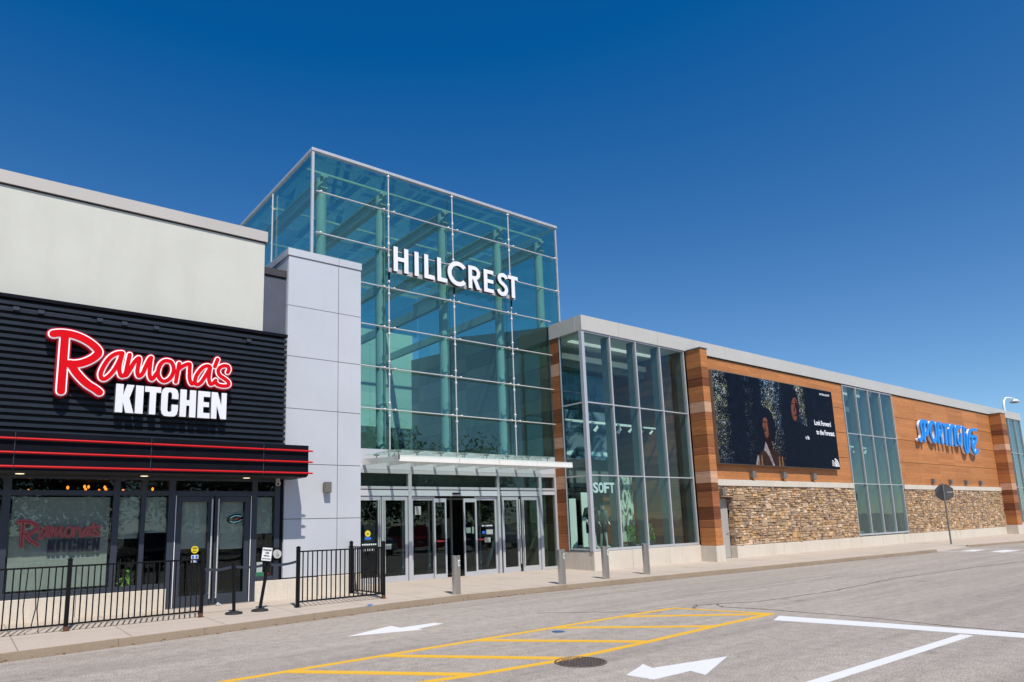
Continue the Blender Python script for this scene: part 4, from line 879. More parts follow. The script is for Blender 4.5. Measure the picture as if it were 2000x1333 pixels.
    # piers
    for X0, X1_ in ((21.66, 22.08), (54.15, 55.05)):
        p = MB()
        for c, z1, z0 in PIER:
            tc = tn(c)
            p.box(X0, X0+0.03, 14.556, 15.155, z0+g, z1-g, tc); p.box(X0, X1_, 14.525, 14.555, z0+g, z1-g, tuple(q*1.0 for q in tc)); p.box(X1_-0.03, X1_, 14.556, 15.155, z0+g, z1-g, tn(c))
        p.build('wood_pier', 'wood', B)
        box('pier_core', 'joint', B, X0+0.031, X1_-0.031, 14.557, 15.15, 0.70, 7.86)
        box('pier_cap', 'alu_dark', B, X0-0.03, X1_+0.02, 14.50, 15.105, 7.875, 7.91)
    # wood walls
    def woodwall(name, x0, x1, z0, z1, rows, wx):
        m = MB(); h = (z1-z0)/rows
        for r in range(rows):
            n = max(1, round((x1-x0)/wx))
            for i in range(n):
                a, b = x0+(x1-x0)*i/n, x0+(x1-x0)*(i+1)/n
                m.box(a+0.002, b-0.002, 15.175, 15.20, z0+r*h+0.010, z0+(r+1)*h-0.010, tn('o'))
        m.build(name, 'wood', B); box('wall_back', 'joint', B, x0, x1, 15.201, 15.35, z0, z1)
    woodwall('wood_wall', 22.1, 33.88, 3.10, 7.845, 4, 2.35); woodwall('wood_wall', 39.45, 54.3, 3.10, 7.845, 4, 2.45)
    for a, b in ((22.1, 24.6), (24.61, 27.8), (27.81, 30.9), (30.91, 33.88), (39.45, 43), (43.01, 46.8), (46.81, 50.6), (50.61, 54.14)): box('stone_ledge', 'plinth', B, a, b, 15.09, 15.30, 2.855, 3.095, bevel=0.01)
    # stacked stone
    pal = [(0.58, 0.42, 0.26), (0.50, 0.35, 0.22), (0.68, 0.52, 0.35), (0.42, 0.29, 0.19), (0.60, 0.41, 0.23), (0.55, 0.42, 0.31), (0.34, 0.25, 0.19), (0.72, 0.57, 0.41), (0.50, 0.37, 0.26), (0.58, 0.37, 0.18), (0.46, 0.34, 0.26)]
    def stones(x0, x1, z0, z1, hole=None, big=1.0):
        m = MB(); leaves = []
        def cut(xa, xb, za, zb):
            w, h = xb-xa, zb-za
            if h > 0.24 or (h > 0.15 and random.random() < 0.6 and w < 1.2):
                if w > 1.5*max(h, 0.3) and w > 0.9 and random.random() < 0.7: t = xa+w*random.uniform(.35, .65); cut(xa, t, za, zb); cut(t, xb, za, zb)
                else: t = za+h*random.uniform(.35, .65); cut(xa, xb, za, t); cut(xa, xb, t, zb)
            elif w > 0.46 or (w > 0.26 and w > 2.1*h and random.random() < .75): t = xa+w*random.uniform(.33, .67); cut(xa, t, za, zb); cut(t, xb, za, zb)
            else: leaves.append((xa, xb, za, zb))
        if hole: cut(x0, hole[1], hole[2], z1); cut(hole[1], x1, z0, z1)
        else: cut(x0, x1, z0, z1)
        j = lambda s_=0.012: random.uniform(-s_, s_)
        for xa, xb, za, zb in leaves:
            c = random.choice(pal); q = random.uniform(0.68, 1.14); t = tuple(min(0.85, v*q) for v in c)
            d = random.uniform(0.0, 0.055); e = 0.006; xm = (xa+xb)/2+j(.03)
            A = [(xa+e+j(.005), za+e+j(.007)), (xb-e+j(.005), za+e+j(.010)), (xb-e+j(.007), zb-e+j(.007)), (xm, zb-e+j(.009)), (xa+e+j(.007), zb-e+j(.010))]
            y0 = 15.155-d
            vs = [(px, y0+0.024+j(.003), pz) for px, pz in A]+[((px-(xa+xb)/2)*0.86+(xa+xb)/2, y0+j(.012), (pz-(za+zb)/2)*0.80+(za+zb)/2) for px, pz in A]+[(px, 15.22, pz) for px, pz in A]
            vs.append(((xa+xb)/2+j(.02), y0-0.004+j(.012), (za+zb)/2+j(.01)))
            fs = [(5+i, 5+(i+1) % 5, 15) for i in range(5)]+[(i, (i+1) % 5, 5+(i+1) % 5, 5+i) for i in range(5)]+[((i+1) % 5, i, 10+i, 10+(i+1) % 5) for i in range(5)]
            m.add(vs, fs, t)
        m.build('stone_wall', 'stone', B)
    stones(22.1, 33.9, 0.605, 2.85, (22.0, 23.9, 2.42)); stones(39.45, 54.3, 0.605, 2.85)
    mb = MB(); mb.box(23.95, 33.9, 15.20, 15.4, 0.6, 2.85); mb.box(22.1, 23.95, 15.20, 15.4, 2.43, 2.85); mb.box(39.45, 54.3, 15.20, 15.4, 0.6, 2.85); mb.build('mortar_bed', 'mortar', B)
    # stone reveal of the service door
    rv = MB(); z = 0.605
    while z < 2.40:
        h = random.uniform(0.08, 0.16); y = 15.20
        while y < 15.36:
            w = random.uniform(0.12, 0.3); c = random.choice(pal); q = random.uniform(.6, 1.1)
            rv.box(23.885+random.uniform(0, .03), 24.1, y+.006, min(15.41, y+w)-.006, z+.006, min(2.42, z+h)-.006, tuple(v*q for v in c)); y += w
        z += h
    rv.build('stone_reveal', 'stone', B)
    box('door_lintel', 'joint', B, 22.1, 24.2, 15.402, 15.80, 2.435, 2.6)
    sd = box('service_door', 'door_grey', B, 22.95, 23.88, 15.41, 15.46, 0.17, 2.40, bevel=0.005)
    box('service_wall', 'door_grey', B, 22.09, 22.94, 15.40, 15.46, 0.1, 2.43)
    MB().tube((23.65, 15.34, 1.15), (23.79, 15.34, 1.15), 0.014, 8).tube((23.77, 15.34, 1.15), (23.77, 15.41, 1.15), 0.014, 8).build('handle', 'steel', sd)
    # centre window
    X2 = [33.95, 35.30, 36.65, 38.0, 39.38]
    glazing(X2, [0.72, 3.08, 5.48, 7.82], False)
    X3 = [55.15, 56.5, 57.85, 59.2, 60.45]
    glazing(X3, zs, False)
    # --- interiors
    r = MB(); r.box(16.2, 60.3, 22.8, 23, 0.1, 8.0); r.box(16.5, 60.3, 15.6, 23, 0.70, 0.74) ; r.box(21.62, 21.66, 15.42, 22.8, .7, 7.95); r.box(33.6, 33.8, 15.4, 22.8, 0.7, 7.9); r.box(39.6, 39.8, 15.4, 22.8, 0.7, 7.9); r.box(55.0, 55.1, 15.4, 22.8, .7, 7.9)
    r.build('interior_wall', 'interior_mid', B)
    box('interior_ceiling', 'interior_white', B, 16.3, 60.3, 15.42, 22.7, 7.9, 7.95)
    box('bulkhead', 'interior_white', B, 16.3, 21.5, 16.9, 17.0, 7.40, 7.60); box('bulkhead', 'interior_white', B, 33.9, 39.5, 16.9, 17.0, 7.1, 7.35)
    box('bulkhead', 'interior_mid', B, 16.3, 21.5, 17.02, 17.2, 7.15, 7.39)
    ww = MB(); z = 0.75
    for r_ in range(24):
        h = 0.3; c = random.choice('mdkbm'); 
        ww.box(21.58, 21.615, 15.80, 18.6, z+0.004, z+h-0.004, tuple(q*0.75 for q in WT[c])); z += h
        if z > 7.6: break
    ww.build('interior_wood_wall', 'wood', B)
    pw = MB(); z = 0.75
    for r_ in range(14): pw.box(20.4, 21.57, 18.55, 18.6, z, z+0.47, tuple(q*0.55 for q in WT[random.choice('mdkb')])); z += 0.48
    pw.build('interior_wood_wall', 'wood', B)
    box('light_panel', 'interior_white', B, 16.6, 17.25, 16.95, 17.0, 0.76, 2.45); box('light_panel', 'interior_white', B, 20.1, 20.45, 17.9, 18.0, 4.2, 5.3)
    box('display_backing', 'interior_mid', B, 17.8, 20.0, 17.75, 17.8, 2.9, 4.1); box('display_backing', 'interior_white', B, 18.2, 18.8, 17.6, 17.64, .76, 2.7)
    box('added_ceiling_glow', 'added_ceiling_glow', B, 16.8, 21.2, 16.3, 16.5, 7.86, 7.89); box('added_ceiling_glow', 'added_ceiling_glow', B, 34.2, 39.2, 16.3, 16.5, 7.86, 7.89)  # glowing strips added under the ceiling to brighten the window displays
    # mountain posters
    k = N('mountain_print'); p = k.pos((1, 1, 1)); a = k.noise(p, 1.1, 8, 0.68, 0.9); b = k.noise(k.pos((1, 1, .5)), 0.8, 3)
    k.bsdf(k.ramp(a, [(0.40, (0.01, 0.03, 0.05)), (0.47, (0.05, 0.14, 0.22)), (0.52, (0.25, 0.42, 0.52)), (0.58, (0.80, 0.90, 0.92))]), 0.6); M['mountain'] = k.m
    k = N('sky_print'); p = k.pos(); s_ = k.n('ShaderNodeSeparateXYZ'); k.l(p, s_.inputs[0])
    nz = k.noise(p, 1.6, 6, 0.7); h = k.math('ADD', s_.outputs[2], k.math('MULTIPLY', nz, 1.6))
    k.bsdf(k.mix(k.maprange(h, 6.85, 6.95), (0.012, 0.03, 0.05), k.mix(k.maprange(nz, .35, .65), (0.02, 0.10, 0.22), (0.12, 0.28, 0.42))), 0.6); M['sky_print'] = k.m
    k = N('texture_print'); p = k.pos((2.2, 1, 0.7)); a = k.noise(p, 1.6, 6, 0.6, 2.2)
    k.bsdf(k.ramp(a, [(0.38, (0.015, 0.017, 0.018)), (0.47, (0.12, 0.13, 0.12)), (0.56, (0.60, 0.66, 0.55))]), 0.6); M['texture_print'] = k.m
    def poster(mat, a, b, y, z0, z1, label): tag(MB().box(a, b, y, y+0.04, z0, z1).build('hanging_poster', mat), label, 'poster')
    poster('sky_print', 17.3, 19.95, 17.62, 5.75, 7.10, 'blue mountain and sky poster hung high in the tall showcase window')
    poster('mountain', 17.0, 20.0, 17.50, 3.90, 5.70, 'snowy blue rock poster hanging behind the lamps in the tall showcase window')
    poster('texture_print', 19.1, 20.2, 16.9, 0.9, 3.3, 'grey and white hanging fabric print low behind the showcase glass')
    poster('mountain', 34.0, 36.2, 17.3, 3.5, 5.4, 'blue rock poster inside the four pane window of the stone wall')
    poster('texture_print', 34.1, 35.2, 16.8, 0.9, 3.0, 'pale patterned print low inside the four pane window of the stone wall')
    box('light_panel', 'interior_white', B, 36.2, 36.9, 17.5, 17.6, 1, 5); box('light_panel', 'interior_white', B, 37.3, 38.0, 17.6, 17.7, 1, 5.5)
    # SOFT word
    T = thing('hanging_word_sign', (16.8, 15.25, 2.55), 'pale green four letter word hanging inside the tall showcase window', 'sign')
    for i, ch in enumerate('SOFT'): text_mesh('letter', ch, 'letter_white', T, 16.32+i*0.255, 15.25, 2.555, 0.4, 0.235, 0.02, 0.012, height=0.335)
    # track lights
    for nm, x0, x1, z, y, lab in (('a', 16.7, 22.0, 5.06, 16.4, 'white lighting track with spotlights hung across the tall showcase window'), ('b', 34.0, 39.2, 5.1, 16.5, 'white lighting track with spotlights inside the four pane window of the stone wall')):
        T = thing('track_light', (x0, y, z), lab, 'track light')
        x1 = min(x1, 21.5) if nm == 'a' else x1
        box('track', 'white_steel', T, x0, x1, y-0.03, y+0.03, z-0.03, z+0.03); box('track', 'white_steel', T, x0, x1-1, y+0.3, y+0.36, z+0.06, z+0.12)
        for i in range(3 if nm == 'a' else 4):
            x = x0+1.25+i*1.2
            MB().tube((x-.5, y, z+0.03), (x-.5, y, 7.85), 0.006, 6).build('cable', 'steel', T)
            s = MB().tube((x, y, z-0.03), (x, y, z-0.12), 0.015, 8).tube((x+.02, y-.02, z-0.12), (x-0.06, y+0.08, z-0.28), 0.05, 10, 0.07).build('spotlight', 'white_steel', T, smooth=True)
            MB().tube((x+.6, y, z-0.03), (x+.6, y, z-0.10), 0.012, 8).tube((x+.62, y-.02, z-0.10), (x+0.54, y+0.06, z-0.22), 0.04, 10, 0.055).build('spotlight', 'white_steel', T, smooth=True)
store()
def billboard():
    X0, X1, Z0, Z1, Y = 23.02, 32.45, 3.70, 7.30, 14.99
    T = thing('billboard', (27.7, 15.0, 3.7), 'wide dark advertising billboard of two people in a forest on the wood wall', 'billboard')
    box('frame', 'bronze', T, X0-0.02, X1+0.02, Y+0.012, 15.12, Z0-0.02, Z1+0.02); 
    k = N('forest_print'); g = k.n('ShaderNodeNewGeometry'); mp = k.n('ShaderNodeMapping'); mp.vector_type = 'POINT'
    mp.inputs['Location'].default_value = (-X0/(X1-X0), 0, -Z0/(Z1-Z0)); mp.inputs['Scale'].default_value = (1/(X1-X0), 1, 1/(Z1-Z0)); k.l(g.outputs['Position'], mp.inputs['Vector'])
    s = k.n('ShaderNodeSeparateXYZ'); k.l(mp.outputs[0], s.inputs[0]); u, v = s.outputs[0], s.outputs[2]
    pw = k.pos((1, 1, 1)); n1 = k.noise(pw, 3.0, 3, 0.6)
    uu = k.math('ADD', u, k.math('MULTIPLY', k.math('SUBTRACT', n1, 0.5), 0.05))
    # leaf-light bands between dark trunks
    c = k.ramp(uu, [(0.0, (1, 1, 1)), (0.095, (.85, .85, .85)), (0.13, (0, 0, 0)), (0.20, (0, 0, 0)), (0.225, (.75, .75, .75)), (0.29, (.55, .55, .55)), (0.32, (.1, .1, .1)), (0.36, (.9, .9, .9)), (0.43, (1, 1, 1)), (0.50, (.8, .8, .8)), (0.56, (.1, .1, .1)), (0.62, (.5, .5, .5)), (0.66, (1, 1, 1)), (0.72, (.9, .9, .9)), (0.75, (0, 0, 0)), (0.83, (.22, .22, .22)), (0.90, (0, 0, 0))])
    vor = k.n('ShaderNodeTexVoronoi'); vor.inputs['Scale'].default_value = 13; mq = k.pos((1.5, 1, 1)); k.l(mq, vor.inputs['Vector'])
    vr = k.n('ShaderNodeTexVoronoi'); vr.inputs['Scale'].default_value = 24; k.l(k.pos((1.3, 1, 1)), vr.inputs['Vector'])
    cl = k.noise(pw, 2.2, 4, 0.7)
    th = k.math('MULTIPLY', k.maprange(k.math('MULTIPLY', c, cl), 0.22, 0.60), k.maprange(v, 0.0, 1.0, 0.62, 1.0))
    lit = k.math('MAXIMUM', k.math('LESS_THAN', vor.outputs['Distance'], k.math('MULTIPLY', th, 0.40)), k.math('LESS_THAN', vr.outputs['Distance'], k.math('MULTIPLY', th, 0.42)))
    hue = k.noise(pw, 0.9, 3); col = k.mix(k.maprange(hue, 0.42, 0.55), (0.10, 0.28, 0.45), (0.42, 0.42, 0.18))
    hi = k.noise(pw, 9, 3); col = k.mix(k.maprange(hi, 0.48, 0.60), col, (0.78, 0.84, 0.90))
    dark = k.mix(k.maprange(cl, .4, .7), (0.003, 0.006, 0.014), (0.006, 0.011, 0.024))
    k.bsdf(k.mix(lit, dark, col), 0.6, spec=0.08); M['forest'] = k.m
    box('printed_image', 'forest', T, X0, X1, Y, Y+0.011, Z0, Z1)
    W, H = X1-X0, Z1-Z0
    def pt(u_, v_): return (X0+u_*W, Z0+v_*H)
    def shape(name, mat, uv, y): 
        return MB().prism([pt(*q) for q in uv], y, Y-0.0005).build(name, mat, T)
    M['print_navy'] = plain('print_navy', (0.004, 0.007, 0.016), 0.6, var=0.1, spec=0.08); M['print_face'] = plain('print_face', (0.15, 0.055, 0.038), 0.6, var=0.55, scale=4, spec=0.08)
    M['print_face_dark'] = plain('print_face_dark', (0.018, 0.008, 0.009), 0.6, var=0.4, scale=5, spec=0.05); M['print_brown'] = plain('print_brown', (0.035, 0.018, 0.014), 0.6, var=0.3, spec=0.08); M['print_tan'] = plain('print_tan', (0.18, 0.10, 0.05), 0.6, var=0.4, scale=6, spec=0.08); M['print_pale'] = plain('print_pale', (0.26, 0.23, 0.24), 0.6, var=0.5, scale=6, spec=0.08)
    E_ = lambda cu, cv, ru, rv, n=20, tilt=0.0: [(cu+ru*math.cos(2*math.pi*i/n)+tilt*math.sin(2*math.pi*i/n), cv+rv*math.sin(2*math.pi*i/n)) for i in range(n)]
    # right figure : dark jacket
    shape('figure_jacket', 'print_navy', [(0.50, 0.0), (0.53, 0.22), (0.545, 0.42), (0.575, 0.50), (0.60, 0.54), (0.66, 0.55), (0.72, 0.50), (0.80, 0.44), (0.87, 0.34), (0.92, 0.18), (0.95, 0.0)], Y-0.0022)
    shape('figure_hair', 'print_navy', E_(0.622, 0.735, 0.050, 0.21, tilt=0.006), Y-0.0026)
    shape('figure_face', 'print_face', E_(0.628, 0.70, 0.030, 0.145, tilt=0.008), Y-0.0034)
    shape('face_shade', 'print_face_dark', [(0.635, 0.84), (0.655, 0.78), (0.66, 0.68), (0.648, 0.58), (0.637, 0.62), (0.643, 0.70), (0.632, 0.74), (0.64, 0.78)], Y-0.0038)
    for q in ([(0.604, .765), (0.624, .775), (0.623, .758), (0.606, .75)], [(0.632, .76), (0.648, .755), (0.646, .742), (0.633, .745)], [(0.617, .635), (0.640, .632), (0.638, .618), (0.62, .62)], [(0.626, .74), (0.633, .68), (0.62, .675)]): shape('face_feature', 'print_face_dark', q, Y-0.0042)
    # left figure
    shape('figure_hair', 'print_navy', E_(0.385, 0.47, 0.062, 0.20, tilt=-0.01), Y-0.0024)
    shape('figure_neck', 'print_face_dark', [(0.345, 0.20), (0.352, 0.36), (0.40, 0.34), (0.41, 0.16)], Y-0.0028)
    shape('figure_face', 'print_face', [(0.345, 0.48), (0.352, 0.54), (0.375, 0.55), (0.392, 0.50), (0.395, 0.40), (0.38, 0.33), (0.362, 0.31), (0.352, 0.36), (0.348, 0.42), (0.340, 0.44)], Y-0.0034)
    for q in ([(0.352, .50), (0.37, .505), (0.37, .49), (0.354, .485)], [(0.35, .40), (0.366, .398), (0.365, .385), (0.352, .386)], [(0.383, .53), (0.395, .49), (0.396, .40), (0.385, .36), (0.382, .44)]): shape('face_feature', 'print_face_dark', q, Y-0.0040)
    shape('figure_jacket', 'print_brown', [(0.265, 0.0), (0.285, 0.10), (0.32, 0.16), (0.35, 0.21), (0.38, 0.18), (0.42, 0.19), (0.46, 0.13), (0.49, 0.05), (0.50, 0.0)], Y-0.0031)
    for x in (0.285, 0.31, 0.45, 0.475): shape('jacket_stripe', 'print_tan', [(x-0.006, 0.0), (x-0.003, 0.10), (x+0.005, 0.12), (x+0.008, 0.0)], Y-0.0038)
    shape('jacket_collar', 'print_pale', [(0.335, 0.17), (0.352, 0.27), (0.365, 0.22), (0.41, 0.0), (0.395, 0.0), (0.37, 0.10), (0.35, 0.15)], Y-0.0040); shape('jacket_sleeve', 'print_pale', [(0.262, 0.0), (0.28, 0.11), (0.29, 0.09), (0.276, 0.0)], Y-0.0041)
    x, z = pt(0.775, 0.535); text_mesh('lettering', 'Look Forward', 'letter_white', T, x+0.20, Y-0.004, z, 0.4, 1.50, 0.004, 0.012, height=0.23)
    text_mesh('lettering', 'to the Forecast.', 'letter_white', T, x+0.30, Y-0.004, z-0.42, 0.4, 1.68, 0.004, 0.012, height=0.23)
    x, z = pt(0.875, 0.925); text_mesh('lettering', 'ASTORIA JACKET', 'letter_white', T, x, Y-0.004, z, 0.2, 0.95, 0.004, 0.004, height=0.11)
    def dome(cx, cz, r):
        m = MB()
        for a0, a1 in ((1.0, 0.80), (0.72, 0.54), (0.46, 0.0)):
            o = [(cx-r*a0*math.cos(i*math.pi/20), cz+r*a0*math.sin(i*math.pi/20)) for i in range(11)]; q = [(cx-r*a1*math.cos(i*math.pi/20), cz+r*a1*math.sin(i*math.pi/20)) for i in range(10, -1, -1)]
            m.prism([(2*cx-p_[0]-r, p_[1]) for p_ in (o+q)] if a1 else [(2*cx-p_[0]-r, p_[1]) for p_ in o]+[(cx-r, cz)], Y-0.005, Y-0.0006)
        return m
    x, z = pt(0.996, 0.03); dome(x, z, 0.38).build('emblem', 'letter_white', T)
    text_mesh('lettering', 'THE\nNORTH\nFACE', 'letter_white', T, x-0.66, Y-0.005, z+0.02, 0.1, 0.32, 0.004, 0.004, height=0.26)
    x, z = pt(0.735, 0.345); dome(x, z, 0.16).build('emblem', 'letter_white', T)
    text_mesh('lettering', 'THE\nNORTH\nFACE', 'letter_white', T, x-0.34, Y-0.005, z+0.0, 0.1, 0.17, 0.004, 0.003, height=0.12)
billboard()
def life_sign():
    P = [[(42.637, 6.616), (42.4, 6.56), (42.235, 6.4), (42.23, 6.201), (42.283, 6.006), (42.273, 5.807), (42.152, 5.623), (41.947, 5.553), (41.793, 5.545)],
     [(42.743, 6.613), (42.635, 6.186), (42.463, 5.52)], [(42.743, 6.613), (43.066, 6.585), (43.181, 6.421), (43.145, 6.177), (42.973, 5.966), (42.72, 5.872), (42.575, 5.874)],
     [(43.907, 6.641), (44.151, 6.545), (44.225, 6.324), (44.224, 6.038), (44.118, 5.747), (43.871, 5.551), (43.655, 5.581), (43.481, 5.794), (43.405, 6.072), (43.482, 6.359), (43.675, 6.555), (43.907, 6.641)],
     [(44.665, 6.62), (44.526, 6.096), (44.374, 5.536)], [(44.665, 6.62), (44.95, 6.618), (45.101, 6.461), (45.069, 6.231), (44.786, 6.029), (44.563, 5.985)], [(44.718, 5.984), (44.852, 5.785), (44.858, 5.519)],
     [(45.41, 6.585), (45.837, 6.592), (46.215, 6.595)], [(45.665, 6.56), (45.595, 6.158), (45.465, 5.527)], [(46.156, 6.296), (46.089, 5.977), (46.001, 5.491)],
     [(46.224, 5.48), (46.365, 5.992), (46.559, 6.426), (46.831, 6.634), (47.04, 6.605), (47.01, 6.24), (46.856, 5.489)],
     [(48.003, 6.623), (47.658, 6.612), (47.366, 6.368), (47.277, 5.999), (47.349, 5.683), (47.575, 5.544), (47.754, 5.638), (47.934, 6.164)],
     [(48.592, 6.66), (48.456, 6.106), (48.321, 5.558), (48.364, 5.236), (48.605, 5.116), (48.897, 5.258), (49.064, 5.593), (49.278, 6.041), (49.508, 6.385), (49.855, 6.572), (50.723, 6.613)],
     [(48.879, 6.217), (48.721, 5.685), (48.659, 5.248)], [(48.875, 6.568), (48.866, 6.501)],
     [(49.497, 6.141), (50.111, 6.175), (50.581, 6.133), (50.278, 5.85), (49.867, 5.52), (49.733, 5.272), (49.881, 5.124), (50.23, 5.16), (50.431, 5.345)], [(49.805, 6.092), (49.624, 5.729), (49.545, 5.395), (49.695, 5.182)]]
    T = thing('store_letter_sign', (46.5, 15.0, 5.5), 'bright blue rounded lettering sign on the far orange wood wall', 'sign')
    a = MB(); strokes(a, P[:12], 0.105, 14.93, 14.99, 0.0001, 3, 5); strokes(a, P[12:], 0.088, 14.92, 14.99, 0.0001, 3, 5); a.build('lettering', 'blue_letter', T)
    a = MB(); strokes(a, [[(x-0.0, z) for x, z in p] for p in P[:12]], 0.088, 15.0, 15.12, 0.0001, 3, 5); strokes(a, P[12:], 0.07, 15.0, 15.12, 0.0001, 3, 5); a.build('letter_return', 'letter_white', T)
life_sign()
for x in (24.0, 26.3, 28.65):
    pass
wall_lamp(25.35, 15.175, 3.32, 0.24, 0.16, 0.26, 'small bronze wall lamp under the left end of the billboard', 'lamps under the billboard')
wall_lamp(27.68, 15.175, 3.32, 0.24, 0.16, 0.26, 'small bronze wall lamp under the middle of the billboard', 'lamps under the billboard')
wall_lamp(30.15, 15.175, 3.32, 0.24, 0.16, 0.26, 'small bronze wall lamp under the right part of the billboard', 'lamps under the billboard')
for i, x in enumerate((43.3, 45.8, 48.2, 50.6)):
    wall_lamp(x, 15.175, 3.33, 0.24, 0.16, 0.26, ('bronze wall lamp under the blue sign, nearest the four pane window', 'bronze wall lamp above the grey road sign and under the blue lettering', 'bronze wall lamp under the blue lettering, third along from the four pane window', 'bronze wall lamp under the blue lettering, nearest the far wood pier')[i], 'lamps under the blue sign')
wall_lamp(23.1, 15.12, 2.62, 0.20, 0.16, 0.26, 'bronze wall lamp on the stone above the grey service door', None)
# ------------------------------------------------------------------ fences
FL = thing('iron_fence', (0.2, 13.45, 0.13), 'long black iron fence with bent bars in front of the blinded restaurant window', 'fence')
def fence_run(T, p0, p1, posts, zt=1.17, zb=0.235, pitch=0.094, bent=()):
    p0, p1 = Vector(p0), Vector(p1); L = (p1-p0).length; d = (p1-p0)/L; ang = math.atan2(d.y, d.x)
    for z in (zt, zb):
        r = MB()
        n = Vector((-d.y, d.x, 0))*0.014; a, b = p0, p1
        r.add([(q.x, q.y, zz) for zz in (z-0.014, z+0.014) for q in (a-n, a+n, b+n, b-n)], [(3, 2, 1, 0), (4, 5, 6, 7), (0, 1, 5, 4), (1, 2, 6, 5), (2, 3, 7, 6), (3, 0, 4, 7)])
        r.build('rail', 'black', T)
    cnt = int(L/pitch)
    proto = None
    for i in range(1, cnt):
        q = p0+d*(i*L/cnt)
        if any((q-Vector((x, y, 0))).length < 0.055 for x, y in posts): continue
        if i in bent:
            s_, m_ = bent[i]
            MB().path([(q.x, q.y, zb+0.01), (q.x+s_, q.y-abs(s_)*0.6, zb+m_), (q.x, q.y, zt-0.01)], 0.0085, 6).build('bent_bar', 'black', T)
            continue
        if proto is None:
            proto = MB().box(q.x-0.010, q.x+0.010, q.y-0.010, q.y+0.010, zb+0.013, zt-0.013).build('bar', 'black', T); base = q.copy()
        else:
            c = proto.copy(); COL.objects.link(c); c.parent = T; c.location = proto.location+(q-base)
def post(T, x, y, zt=1.27, rust=False, r=0.032):
    z0 = pave_z(x, y)
    p = MB().box(x-r, x+r, y-r, y+r, z0, zt)
    p.box(x-r-0.006, x+r+0.006, y-r-0.006, y+r+0.006, zt+0.0005, zt+0.018); p.ball((x, y, zt+0.02), 0.03, 10, 6, (1, 1, 0.6))
    o = p.build('post', 'black', T)
    b = MB().box(x-0.055, x+0.055, y-0.055, y+0.055, z0-0.01, z0+0.008).build('base_plate', 'rust' if rust else 'black', o)
    if rust: MB().box(x-r-0.001, x+r+0.001, y-r-0.001, y+r+0.001, z0+0.009, z0+0.075).build('rust_patch', 'rust', o)
pa = [(-2.6, 13.42), (-0.5, 13.42), (1.655, 13.43), (3.83, 13.50)]
for (x, y), (x2, y2) in zip(pa, pa[1:]):
    if x == -0.5: bent = {16: (-0.03, 0.30), 17: (0.045, 0.30), 18: (-0.035, 0.28)}
    else: bent = {}
    fence_run(FL, (x, y, 0), (x2, y2, 0), [(x, y), (x2, y2)], bent=bent)
for i, (x, y) in enumerate(pa): post(FL, x, y, rust=(i >= 2))
FR = thing('iron_fence', (6.7, 13.5, 0.13), 'short black iron corner fence in front of the grey metal panels', 'fence')
fence_run(FR, (5.72, 13.52, 0), (7.74, 13.60, 0), [(5.72, 13.52), (7.74, 13.60)], zt=1.225, pitch=0.105)
fence_run(FR, (7.74, 13.60, 0), (7.70, 15.08, 0), [(7.74, 13.60), (7.70, 15.08)], zt=1.225, pitch=0.105)
post(FR, 5.72, 13.52, 1.30); post(FR, 7.74, 13.60, 1.33, rust=True); post(FR, 7.70, 15.06, 1.33)
# ------------------------------------------------------------------ belt stanchions
def stanchion(x, y, lean, label):
    z0 = pave_z(x, y)
    T = thing('belt_stanchion', (x, y, z0), label, 'stanchion', 'belt stanchions')
    b = MB().tube((x, y, z0), (x, y, z0+0.03), 0.165, 24, 0.155).tube((x, y, z0+0.03), (x, y, z0+0.055), 0.15, 24, 0.06); b.build('base', 'rubber', T, smooth=True)
    tx, tz = x+lean, z0+0.90
    MB().tube((x, y, z0+0.04), (tx, y, tz), 0.032, 14).build('pole', 'black', T, smooth=True)
    MB().tube((tx-0.002, y, tz-0.05), (tx+0.002, y, tz+0.03), 0.042, 14).build('head', 'black', T, smooth=True)
    return T, tx, tz
s1, x1, z1 = stanchion(4.44, 13.50, -0.03, 'black belt stanchion standing in front of the double restaurant doors')
s2, x2, z2 = stanchion(4.96, 13.55, 0.14, 'leaning black belt stanchion that carries the white paper sign')
for a, b, za, zb, bl in (((3.86, 13.5), (4.38, 13.5), 0.985, 1.0, 'dark belt from the long iron fence to the upright stanchion'), ((4.44, 13.5), (5.06, 13.55), 1.0, 1.0, 'dark belt between the two stanchions before the restaurant doors'), ((5.13, 13.55), (5.69, 13.52), 1.0, 1.03, 'dark belt from the leaning stanchion to the short corner fence')):
    n = 8; bt = MB()
    for i in range(n):
        t0, t1 = i/n, (i+1)/n; sag = lambda t: -0.03*math.sin(math.pi*t)
        xa, xb = a[0]+(b[0]-a[0])*t0, a[0]+(b[0]-a[0])*t1; ya, yb = a[1]+(b[1]-a[1])*t0, a[1]+(b[1]-a[1])*t1
        qa, qb = za+(zb-za)*t0+sag(t0), za+(zb-za)*t1+sag(t1)
        bt.add([(xa, ya-.002, qa-.025), (xb, yb-.002, qb-.025), (xb, yb-.002, qb+.025), (xa, ya-.002, qa+.025), (xa, ya+.002, qa-.025), (xb, yb+.002, qb-.025), (xb, yb+.002, qb+.025), (xa, ya+.002, qa+.025)], [(0, 1, 2, 3), (5, 4, 7, 6), (3, 2, 6, 7), (1, 0, 4, 5)])
    tag(bt.build('barrier_belt', 'frame_dark'), bl, 'belt', 'barrier belts')
sg = thing('paper_sign', (5.16, 13.50, 1.06), 'white paper notice in a black frame tilted on top of the leaning stanchion', 'sign')
rot = Matrix.Rotation(math.radians(-9), 4, 'Y')
fr_ = MB().box(5.065, 5.30, 13.49, 13.51, 1.055, 1.36).build('frame', 'black', sg); pp = MB().box(5.085, 5.28, 13.484, 13.4895, 1.085, 1.335).build('paper', 'sticker_white', sg)
